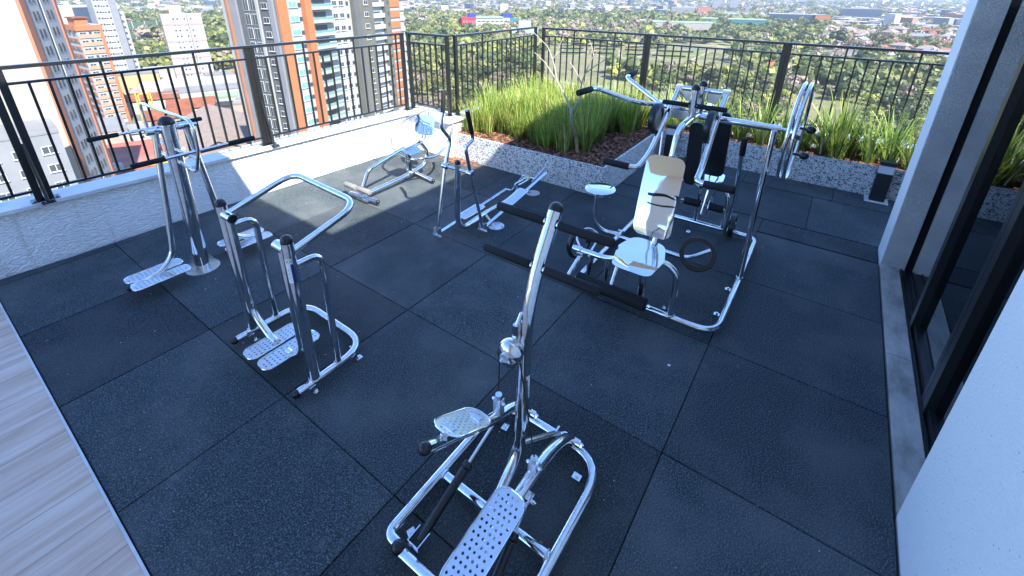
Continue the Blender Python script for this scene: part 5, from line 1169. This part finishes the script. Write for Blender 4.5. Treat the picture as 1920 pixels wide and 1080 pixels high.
def hall(b, d, w, dep, h, ang, wm, rm, label, nw=6, kind='flat', name='hall'):
    return lowb(b, d, w, dep, h, ang, wm, rm, label, name, kind, nw)
hall(15.6, 705, 96, 40, 12, -74, 'tower_cream', 'roof_green', 'long pale green roofed hall with white columns beyond the garden', 9)
hall(11.3, 830, 110, 40, 12, -76, 'paint_cyan', 'roof_green', 'low dark teal hall with green roof behind the pale one', 0)
hall(19.8, 745, 34, 24, 11, -70, 'glass_blue', 'roof_white', 'glass fronted block at the left end of the pale hall', 4)
hall(16.0, 1080, 46, 22, 20, -72, 'tower_grey', 'roof_white', 'grey office slab behind the halls', 6); hall(13.8, 1085, 26, 20, 21, -72, 'tower_salmon', 'roof_grey', 'pink office cube next to the grey slab', 3)
hall(10.4, 1050, 70, 22, 14, -74, 'wall_white', 'roof_grey', 'low white strip building right of the pink cube', 8); hall(5.2, 900, 66, 24, 19, -78, 'glass_blue', 'roof_white', 'dark glass office with orange end wall', 8)
hall(2.6, 890, 20, 22, 19, -80, 'tower_orange', 'roof_grey', 'orange painted block at the end of the dark office', 0); hall(0.6, 900, 34, 22, 11, -80, 'tower_cream', 'roof_white', 'cream building with roof house right of the orange block', 5)
hall(-0.4, 1120, 62, 22, 24, -82, 'glass_blue', 'roof_white', 'blue glass office with white fins', 8); hall(24.2, 1080, 20, 14, 22, -64, 'wall_white', 'roof_white', 'white mid-rise block above the tree line', 4)
hall(12.6, 1480, 22, 18, 42, -74, 'tower_grey', 'roof_white', 'left one of two distant grey blue towers', 6); hall(10.9, 1480, 22, 18, 42, -74, 'tower_grey', 'roof_white', 'right one of two distant grey blue towers', 6)
hall(41.8, 980, 44, 24, 14, -48, 'wall_white', 'roof_white', 'white building with stepped roof above the wood', 6); hall(44.5, 1000, 60, 30, 10, -46, 'wall_white', 'roof_grey', 'long grey roofed factory beyond the wood', 8)
hall(47.3, 760, 40, 20, 9, -44, 'wall_white', 'roof_white', 'white shed beside the tower', 4); hall(31.8, 960, 60, 16, 9, -58, 'tower_cream', 'roof_white', 'pale long building above the greenhouse', 6)
hall(28.5, 720, 30, 12, 7, -60, 'tower_pink', 'roof_white', 'pinkish low house among trees', 3); hall(-5.2, 640, 60, 26, 6, -88, 'tower_orange', 'roof_red', 'bright red roofed market building', 4)
hall(36.5, 930, 16, 12, 26, -50, 'tower_cream', 'roof_white', 'slim cream tower block above the coloured office', 4)
for (b, d, w, dep, h, wm, rm, lb) in ((-4.4, 420, 34, 9, 5, 'wall_white', 'roof_white', 'long white row building near the pier'), (6.6, 372, 20, 10, 4, 'wall_beige', 'roof_red', 'park pavilion with orange red gable roof'), (4.6, 378, 18, 9, 4, 'wall_white', 'roof_tile', 'second park pavilion with tile roof beside the first')):
    lowb(b, d, w, dep, h, -84, wm, rm, lb, kind='gable' if 'pavilion' in lb else 'flat', nw=4)

# ---------- trees
def crown(seed, R, H, n, leaf, lobes, flat=0.7):
    r = np.random.default_rng(seed)
    cs = []
    for k_ in range(lobes):
        a = r.uniform(0, 2*PI); q = R*0.62*math.sqrt(r.random()); cs.append((q*math.cos(a), q*math.sin(a), H*(0.35+0.45*r.random()*(1-q/R*0.5)), R*r.uniform(0.30, 0.52)))
    cs = np.array(cs); k = r.integers(0, lobes, n); dirs = r.normal(size=(n, 3)); dirs[:, 2] = np.abs(dirs[:, 2])*0.9-0.25*r.random(n); dirs /= np.linalg.norm(dirs, axis=1)[:, None]
    rad = cs[k, 3]*(0.72+0.36*r.random(n)); P = cs[k, :3]+dirs*rad[:, None]*np.array([1, 1, flat])
    nrm = dirs+r.normal(size=(n, 3))*0.20; nrm /= np.linalg.norm(nrm, axis=1)[:, None]
    a = np.cross(nrm, r.normal(size=(n, 3))); a /= np.linalg.norm(a, axis=1)[:, None]; b = np.cross(nrm, a)
    s = leaf*(0.6+0.8*r.random(n))[:, None]
    q = np.stack([P-a*s-b*s*0.7, P+a*s-b*s*0.5, P+a*s*0.8+b*s, P-a*s*0.7+b*s*0.8], 1)
    return q.reshape(-1, 3)
def quads_mesh(name, V, mats, mi=None, tone=None):
    n = len(V)//4; me = bpy.data.meshes.new(name); me.vertices.add(len(V)); me.vertices.foreach_set('co', V.astype(np.float32).ravel())
    me.loops.add(len(V)); me.loops.foreach_set('vertex_index', np.arange(len(V), dtype=np.int32)); me.polygons.add(n)
    me.polygons.foreach_set('loop_start', np.arange(0, len(V), 4, dtype=np.int32))
    for mm in mats: me.materials.append(MAT[mm])
    if mi is not None: me.polygons.foreach_set('material_index', mi.astype(np.int32))
    me.update(calc_edges=True); return me
def folmat(name, a, b, c=None):
    m = leafmat(name, a, b, 0.16, 0.22); return m
folmat('foliage_dark', (0.030, 0.045, 0.013), (0.085, 0.105, 0.028)); folmat('foliage_olive', (0.075, 0.088, 0.026), (0.17, 0.17, 0.05)); folmat('foliage_bright', (0.12, 0.15, 0.028), (0.26, 0.26, 0.05)); folmat('foliage_bare', (0.12, 0.095, 0.068), (0.23, 0.185, 0.135))
mat('bark', (0.10, 0.08, 0.065), 0.9)
FM = ['foliage_dark', 'foliage_olive', 'foliage_bright', 'foliage_bare']
kinds = [('broad dark evergreen tree', 'foliage_dark', 5.6, 8.5, .40), ('olive green spreading tree', 'foliage_olive', 5.2, 7.5, .38), ('bright yellow green tree', 'foliage_bright', 4.2, 6.5, .36), ('greyish half bare winter tree', 'foliage_bare', 4.6, 7.5, .30)]
protoT = []
def trunk_shape(H, R, seed):
    def f(bm):
        r = random.Random(seed); limb(bm, [(0, 0, -.3), (r.uniform(-.2, .2), .1, H*0.25), (r.uniform(-.3, .3), 0, H*0.5)], 0.34, 0.2)
        for k_ in range(5):
            a = 2*PI*k_/5+r.uniform(-.3, .3); limb(bm, [(0, 0, H*(.22+.05*k_)), (math.cos(a)*R*.25, math.sin(a)*R*.25, H*.45), (math.cos(a)*R*.6, math.sin(a)*R*.6, H*.72)], 0.17, 0.05)
    return f
for ki, (kn, fm_, R, H, lf) in enumerate(kinds):
    for vv in range(2):
        V = crown(100+ki*7+vv, R, H, 760 if ki != 3 else 520, lf, 9, 0.62); me = quads_mesh('crown', V, [fm_])
        bm = bmesh.new(); trunk_shape(H, R, ki+vv)(bm); mt = bpy.data.meshes.new('trunk'); bm.to_mesh(mt); bm.free(); mt.materials.append(MAT['bark'])
        protoT.append((ki, me, mt))
V = crown(77, 2.4, 13, 420, .34, 7, 1.4); protoT.append((4, quads_mesh('crown', V, ['foliage_dark']), mt))
def field_ok(x, y):
    dx, dy = x-EYE.x, y-EYE.y; d = math.hypot(dx, dy); b = math.degrees(math.atan2(dy, dx))
    if b > 46.5 and d < 205+ (b-46.5)*6.0: return False       # town at the left
    if b > 66 and d < 345: return False
    if 31.8 > b > 10 and 398 < d < 472: return False          # formal garden
    if 36.4 > b > 31.6 and 545 < d < 600: return False
    if 32.5 > b > 9 and 330 < d < 400: return False
    if 32 > b > 23 and 285 < d < 400: return False
    if 22 > b > 14 and 210 < d < 262: return False
    if 4 > b > -3 and 205 < d < 285: return False
    if 17 > b > 8 and 472 < d < 525: return False
    if b < 1.5 and d > 470-(b+8)*4: return False              # houses at the right
    for bb, dd, ww in ((15.6, 705, 60), (11.3, 830, 60), (38.9, 690, 50), (19.8, 745, 25), (5.2, 900, 42), (6.6, 372, 14), (4.6, 378, 14), (-5.2, 640, 40), (47.3, 760, 30), (28.5, 720, 20), (74.2, 640, 26)):
        p = polar(bb, dd)
        if math.hypot(x-p.x, y-p.y) < ww*0.62: return False
    # view corridor in front of halls kept low
    for bb, dd, hw in ((15.6, 705, 3.6), (38.9, 690, 3.0), (34.0, 575, 1.3)):
        if abs(b-bb) < hw and dd-75 < d < dd: return False
    return True
def lowfreq(x, y, s, ph=0): return 0.5+0.25*(math.sin(x*s+ph)+math.sin(y*s*1.3+1.7*ph+0.6*math.sin(x*s*.7)))
r = random.Random(21); pts = []
d = 118.0
while d < 1080:
    step = 7.6+d*0.0075; nb = int((77+14)*PI/180*d/step)
    for k_ in range(nb):
        b = -14+91*(k_+r.random())/nb; dd = d+r.uniform(-.5, .5)*step
        p = polar(b, dd)
        if not field_ok(p.x, p.y): continue
        dens = lowfreq(p.x, p.y, 0.021, 1.3)
        clear = 0.40 if (b < 33 and dd < 400) else 0.12
        if r.random() < 0.10 or dens < clear: continue
        pts.append((b, dd, p.x, p.y))
    d += step*0.86
print('tree points', len(pts))
def kind_of(x, y, b, d):
    q = lowfreq(x, y, 0.013, 4.0); t_ = r.random()
    if d < 330 and b < 34: w = (0.30, 0.22, 0.32, 0.16)
    elif q > 0.6: w = (0.55, 0.25, 0.10, 0.10)
    elif q < 0.35: w = (0.15, 0.30, 0.15, 0.40)
    else: w = (0.30, 0.38, 0.16, 0.16)
    s_ = 0
    for i, v_ in enumerate(w):
        s_ += v_
        if t_ < s_: return i
    return 1
def place_tree(i, b, d, x, y, lab, s=None, kk=None):
    ki = kind_of(x, y, b, d) if kk is None else kk; cand = [t_ for t_ in protoT if t_[0] == ki]; t_ = cand[i % len(cand)]
    e = bpy.data.objects.new('tree', None); COL.objects.link(e); s = s or r.uniform(0.75, 1.35)
    e.location = (x, y, GZ); e.scale = (s, s, s*r.uniform(0.85, 1.2)); e.rotation_euler = (0, 0, r.uniform(0, 6.28))
    nm = kinds[ki][0] if ki < 4 else 'tall narrow conifer'
    setp(e, lab.replace('TREE', nm), 'tree', nm+'s in the park below' if ki < 4 else 'conifers in the park')
    for me, nn in ((t_[1], 'crown'), (t_[2], 'trunk')):
        c = bpy.data.objects.new(nn, me); COL.objects.link(c); c.parent = e
    return e
near = sorted(pts, key=lambda q: q[1])
IND = near[:285]; REST = near[285:]
for i, (b, d, x, y) in enumerate(IND):
    where = ('below the grey pier' if b < -4 else 'behind the rightmost railing panel' if b < 3 else 'behind the shoulder wheel' if b < 9 else 'behind the gym columns' if b < 16 else 'behind the bare shrub' if b < 24
             else 'below the formal garden' if b < 31 else 'behind the railing corner post' if b < 37 else 'behind the left grass bed railing' if b < 42 else 'behind the short railing panel' if b < 47 else 'beside the striped tower')
    sz = r.uniform(0.75, 1.35); word = 'small' if sz < .9 else 'large' if sz > 1.2 else 'medium'
    dist_ = 'nearest' if i < 60 else 'near' if i < 160 else 'farther'
    place_tree(i, b, d, x, y, dist_+' '+word+' TREE '+where, sz)
# lone trees one can point to
place_tree(1, 71.0, 262, *polar(71.0, 262)[:2], 'lone TREE between the white warehouses', 0.85, 3)
place_tree(0, 17.9, 560, *polar(17.9, 560)[:2], 'solitary TREE standing in front of the pale green hall', 1.3, 4)
place_tree(0, 73.0, 214, *polar(73.0, 214)[:2], 'lone TREE in the courtyard beyond the red roof', 0.6, 1)
for i, (b, d, s, kk, lb) in enumerate(((3.2, 520, 2.3, 0, 'huge broad dark tree left of the red roofed suburb'), (5.0, 560, 2.6, 1, 'huge spreading olive tree beyond the park pavilions'), (1.0, 560, 2.5, 0, 'huge flat-topped dark tree in front of the suburb'), (-0.8, 500, 2.2, 3, 'huge bare grey tree beside the first suburb houses'),
        (7.2, 590, 2.2, 0, 'big dark tree group left of the spreading olive tree'), (9.0, 560, 1.9, 3, 'big bare grey tree behind the pond'), (10.6, 600, 2.2, 0, 'big dark tree right of the pale green hall'), (2.4, 450, 1.6, 2, 'bright yellow green tree at the foot of the huge trees'), (12.3, 615, 1.8, 1, 'rounded olive tree just right of the hall'), (-2.6, 470, 1.7, 0, 'wide dark tree at the near edge of the suburb'))):
    place_tree(i, b, d, *polar(b, d)[:2], lb, s, kk)
# the remaining wood as one mass
far = []; fmi = []
cache = {}
for ki, (kn, fm_, R, H, lf) in enumerate(kinds):
    for vv in range(3): cache[(ki, vv)] = crown(300+ki*5+vv, R, H, 150, lf*2.15, 8, .62)
rr_ = np.random.default_rng(3)
for i, (b, d, x, y) in enumerate(REST):
    ki = kind_of(x, y, b, d); V = cache[(ki, i % 3)]; 
    s = rr_.uniform(1.0, 1.9)*(1.2 if d > 600 else 1.0); a = rr_.uniform(0, 6.28); c, s_ = math.cos(a)*s, math.sin(a)*s
    Q = np.empty_like(V); Q[:, 0] = V[:, 0]*c-V[:, 1]*s_+x; Q[:, 1] = V[:, 0]*s_+V[:, 1]*c+y; Q[:, 2] = V[:, 2]*s*rr_.uniform(.8, 1.15)+GZ
    far.append(Q); fmi.append(np.full(len(V)//4, ki))
# street trees scattered through the far town
for k_ in range(5200):
    b = rr_.uniform(-13, 80); d = 560+3300*rr_.random()**1.25
    if b > 1.5 and d < 1020: continue
    x, y, _ = polar(b, d); ki = int(rr_.choice([0, 1, 3], p=[.5, .35, .15])); V = cache[(ki, k_ % 3)].reshape(-1, 4, 3)[::4].reshape(-1, 3); s = rr_.uniform(.9, 1.7)*(1+d/4000)
    Q = V*s; Q[:, 0] += x; Q[:, 1] += y; Q[:, 2] += GZ; far.append(Q); fmi.append(np.full(len(V)//4, ki))
me = quads_mesh('woodland', np.concatenate(far), FM, np.concatenate(fmi)); o = bpy.data.objects.new('woodland', me); COL.objects.link(o)
setp(o, 'distant mass of mixed green and brown trees filling the park and the far town', 'woodland', kind='stuff')

# ---------- houses
def house_mesh(seed, two=False):
    r = random.Random(seed); w, dp, h = r.uniform(9, 13), r.uniform(8, 10), r.uniform(3.2, 4) if not two else r.uniform(6, 7)
    bm = bmesh.new(); BX((-w/2, -dp/2, 0), (w/2, dp/2, h), 0)(bm); rh = dp*0.24; e = .6
    rx = w*0.22 if seed % 2 else -e
    A = [bm.verts.new(p) for p in ((-w/2-e, -dp/2-e, h), (w/2+e, -dp/2-e, h), (w/2+e, dp/2+e, h), (-w/2-e, dp/2+e, h))]; B = [bm.verts.new((-w/2+rx, 0, h+rh)), bm.verts.new((w/2-rx, 0, h+rh))]
    fs = [bm.faces.new((A[0], A[1], B[1], B[0])), bm.faces.new((A[2], A[3], B[0], B[1])), bm.faces.new((A[1], A[2], B[1])), bm.faces.new((A[3], A[0], B[0])), bm.faces.new(A[::-1])]
    for f in fs: f.material_index = 1
    for x in (-w*.3, 0, w*.3):
        BX((x-.6, -dp/2-.06, h-2.3), (x+.6, -dp/2+.02, h-1.0), 2)(bm); BX((x-.6, dp/2-.02, h-2.3), (x+.6, dp/2+.06, h-1.0), 2)(bm)
    BX((w*.2, .4, h+rh*.3), (w*.2+.8, 1.2, h+rh+.6), 0)(bm)
    return bm
HM = []
for k_, (wm, rm) in enumerate((('wall_white', 'roof_tile'), ('wall_beige', 'roof_red'), ('wall_white', 'roof_grey'), ('wall_white', 'roof_white'), ('wall_yellow', 'roof_tile'), ('tower_pink', 'roof_brown'))):
    bm = house_mesh(k_, k_ % 3 == 2); me = bpy.data.meshes.new('house'); bm.to_mesh(me); bm.free()
    for q in (wm, rm, 'window_glass'): me.materials.append(MAT[q])
    HM.append(me)
HL = ['white walled house with dark orange tile roof', 'beige house with faded red roof', 'white two storey house with grey roof', 'white house with pale roof', 'ochre house with dark orange tile roof', 'pinkish house with brown roof']
r = random.Random(31); n_h = 0; adj = ['squat', 'tidy', 'weathered', 'narrow', 'broad', 'small', 'long', 'corner', 'shaded', 'bright']
zones = (('beyond the red tank roof', 76.5, 200, 5), ('beside the yellow walled building', 76.6, 262, 4), ('below the slim white tower', 74.6, 300, 4), ('behind the brown ribbed roof', 71.6, 212, 5), ('right of the brown ribbed roof', 67.2, 178, 4), ('near the orange roof', 65.4, 206, 4), ('along the street under the white tower', 70.4, 292, 4), ('by the park edge at the left', 68.0, 306, 4))
for zn, zb_, zd, zc in zones:
    for k_ in range(zc):
        b_ = zb_+((k_ % 3)-1)*1.5+r.uniform(-.3, .3); d_ = zd+(k_//3)*17+r.uniform(-4, 4); x, y, _ = polar(b_, d_); q = (k_+n_h) % 6 if k_ % 2 else 3
        o = bpy.data.objects.new('house', HM[q]); COL.objects.link(o); o.location = (x, y, GZ+.12); s = r.uniform(.7, 1.05); o.scale = (s*r.uniform(.9, 1.4), s, s); o.rotation_euler = (0, 0, -0.4+r.choice((0, PI/2)))
        setp(o, adj[k_ % 10]+' '+HL[q]+' '+zn, 'house', 'houses in the near town'); n_h += 1
r = random.Random(9); n_h = 0; hp = []
d = 440
while d < 900:
    k_ = int(11.5*PI/180*d/13)
    for j in range(k_):
        b = -9.5+11.5*(j+.5+r.uniform(-.2, .2))/k_
        if b > 1.5-(900-d)/900*9 and d < 560: continue
        if r.random() < .22 or abs(b+5.2) < 2.9 and 600 < d < 680: continue
        hp.append((b, d+r.uniform(-4, 4)))
    d += 17
for i, (b, d) in enumerate(hp[:285]):
    x, y, _ = polar(b, d); q = r.randrange(6); o = bpy.data.objects.new('house', HM[q]); COL.objects.link(o); o.location = (x, y, GZ+.05)
    s = r.uniform(.85, 1.4); o.scale = (s, s, s*r.uniform(.8, 1.2)); o.rotation_euler = (0, 0, r.choice((0, PI/2))+r.uniform(-.12, .12)-.35)
    ring_ = 'nearest' if d < 520 else 'near' if d < 640 else 'farther' if d < 760 else 'farthest'; side_ = 'left edge' if b > -2 else 'middle' if b > -5.5 else 'right edge'
    setp(o, ring_+' '+HL[q]+', '+side_+' of the suburb', 'house', HL[q]+'s in the right-hand suburb')
# everything beyond: one mass of roofs and blocks
r2_ = np.random.default_rng(8)
colsn = ['wall_white', 'wall_beige', 'roof_tile', 'roof_red', 'roof_grey', 'roof_white', 'tower_grey', 'tower_cream', 'tower_salmon', 'glass_blue']
def box_quads(cx, cy, z0, w, dp, h, a, hip):
    c, s = math.cos(a), math.sin(a); X = np.array([-w/2, w/2, w/2, -w/2]); Y = np.array([-dp/2, -dp/2, dp/2, dp/2])
    bx = cx+X*c-Y*s; by = cy+X*s+Y*c
    lo = np.stack([bx, by, np.full(4, z0)], 1); hi = np.stack([bx, by, np.full(4, z0+h)], 1)
    f = [np.stack([lo[i], lo[(i+1) % 4], hi[(i+1) % 4], hi[i]]) for i in range(4)]
    if hip:
        rx = w*0.22; R = np.array([[-rx, 0], [rx, 0]]); rc = np.stack([cx+R[:, 0]*c-R[:, 1]*s, cy+R[:, 0]*s+R[:, 1]*c, np.full(2, z0+h+dp*.24)], 1)
        f += [np.stack([hi[0], hi[1], rc[1], rc[0]]), np.stack([hi[2], hi[3], rc[0], rc[1]]), np.stack([hi[1], hi[2], rc[1], rc[1]+[0, 0, .01]]), np.stack([hi[3], hi[0], rc[0], rc[0]+[0, 0, .01]])]
    else: f += [hi]
    return np.concatenate(f), len(f)
Q = []; mi = []
for k_ in range(13500):
    b = r2_.uniform(-12, 84); d = 900+3600*r2_.random()**1.15 if r2_.random() < .93 or b > 1 else r2_.uniform(880, 1100)
    if b > 1.5 and d < 1030 and not (b > 40 and d > 880): continue
    dens = lowfreq(d*math.cos(b/57.3), d*math.sin(b/57.3), .006, 2)
    if dens < .25 and r2_.random() < .8: continue
    x, y, _ = polar(b, d); t_ = r2_.random()
    if t_ < .80: w, dp, h, hip = r2_.uniform(9, 15), r2_.uniform(8, 11), r2_.uniform(3.2, 7), True; wm = int(r2_.choice([0, 1, 7], p=[.6, .25, .15])); rm = int(r2_.choice([2, 3, 4, 5], p=[.34, .18, .24, .24]))
    elif t_ < .975: w, dp, h, hip = r2_.uniform(18, 50), r2_.uniform(14, 26), r2_.uniform(6, 12), False; wm = int(r2_.choice([0, 1, 6, 7])); rm = int(r2_.choice([4, 5]))
    else: w, dp, h, hip = r2_.uniform(14, 22), r2_.uniform(12, 16), r2_.uniform(10, 24), False; wm = int(r2_.choice([0, 6, 7, 8, 9])); rm = 5
    f, n = box_quads(x, y, GZ, w, dp, h, r2_.choice([0, PI/2])-.3+.2*math.sin(b*.2), hip); Q.append(f); mi.append(np.array([wm]*4+[rm]*(n-4)))
me = quads_mesh('suburb', np.concatenate(Q), colsn, np.concatenate(mi)); o = bpy.data.objects.new('suburb', me); COL.objects.link(o)
setp(o, 'countless far roofs and blocks of the city up to the horizon', 'city', kind='stuff')
tex('far_hill', (0.10, 0.12, 0.07), var=.3, sc=.004)
def hills(bm):
    n = 90; rows = []
    for j, (d, hh) in enumerate(((4300, 0), (4900, 70), (5600, 150), (6600, 150))):
        rows.append([bm.verts.new((polar(-40+150*i/n, d).x, polar(-40+150*i/n, d).y, GZ+hh*(.6+.25*math.sin(i*.31+j)+.2*math.sin(i*.77)))) for i in range(n+1)])
    for a, b in zip(rows, rows[1:]):
        for i in range(n): bm.faces.new((a[i], a[i+1], b[i+1], b[i]))
    bmesh.ops.recalc_face_normals(bm, faces=bm.faces)
structure('hills', 'far_hill', hills, smooth=True)

# ---------- air
m = bpy.data.materials.new('haze'); m.use_nodes = True; n_ = m.node_tree; n_.nodes.clear(); vo = n_.nodes.new('ShaderNodeVolumePrincipled'); oo = n_.nodes.new('ShaderNodeOutputMaterial')
vo.inputs['Color'].default_value = (0.80, 0.88, 1.0, 1); vo.inputs['Density'].default_value = 0.00013; vo.inputs['Anisotropy'].default_value = 0.2
n_.links.new(vo.outputs[0], oo.inputs['Volume']); MAT['haze'] = m
bm = bmesh.new(); BX((-400, -1500, GZ-1), (6900, 6900, 120))(bm); o = finish(bm, 'haze', 'haze', None, False); o['kind'] = 'stuff'; o['label'] = 'pale air haze between the terrace and the far city'; o['category'] = 'haze'

# look-alikes that share a label are told apart by their order from the left
ORD = ['first', 'second', 'third', 'fourth', 'fifth', 'sixth', 'seventh', 'eighth', 'ninth', 'tenth', 'eleventh', 'twelfth', 'thirteenth', 'fourteenth', 'fifteenth']
by = {}
for o in COL.objects:
    if o.parent is None and o.get('category') in ('tree', 'house'): by.setdefault(o['label'], []).append(o)
for lb, os_ in by.items():
    if 1 < len(os_) <= 15:
        os_.sort(key=lambda o: -math.atan2(o.location.y-EYE.y, o.location.x-EYE.x))
        for k, o in enumerate(os_):
            new = lb.replace(' of the suburb', ' of suburb')+', '+ORD[k]+' from left'
            if len(new.split()) > 16: new = new.replace('broad ', '').replace('white walled', 'white').replace('spreading ', '')
            o['label'] = new
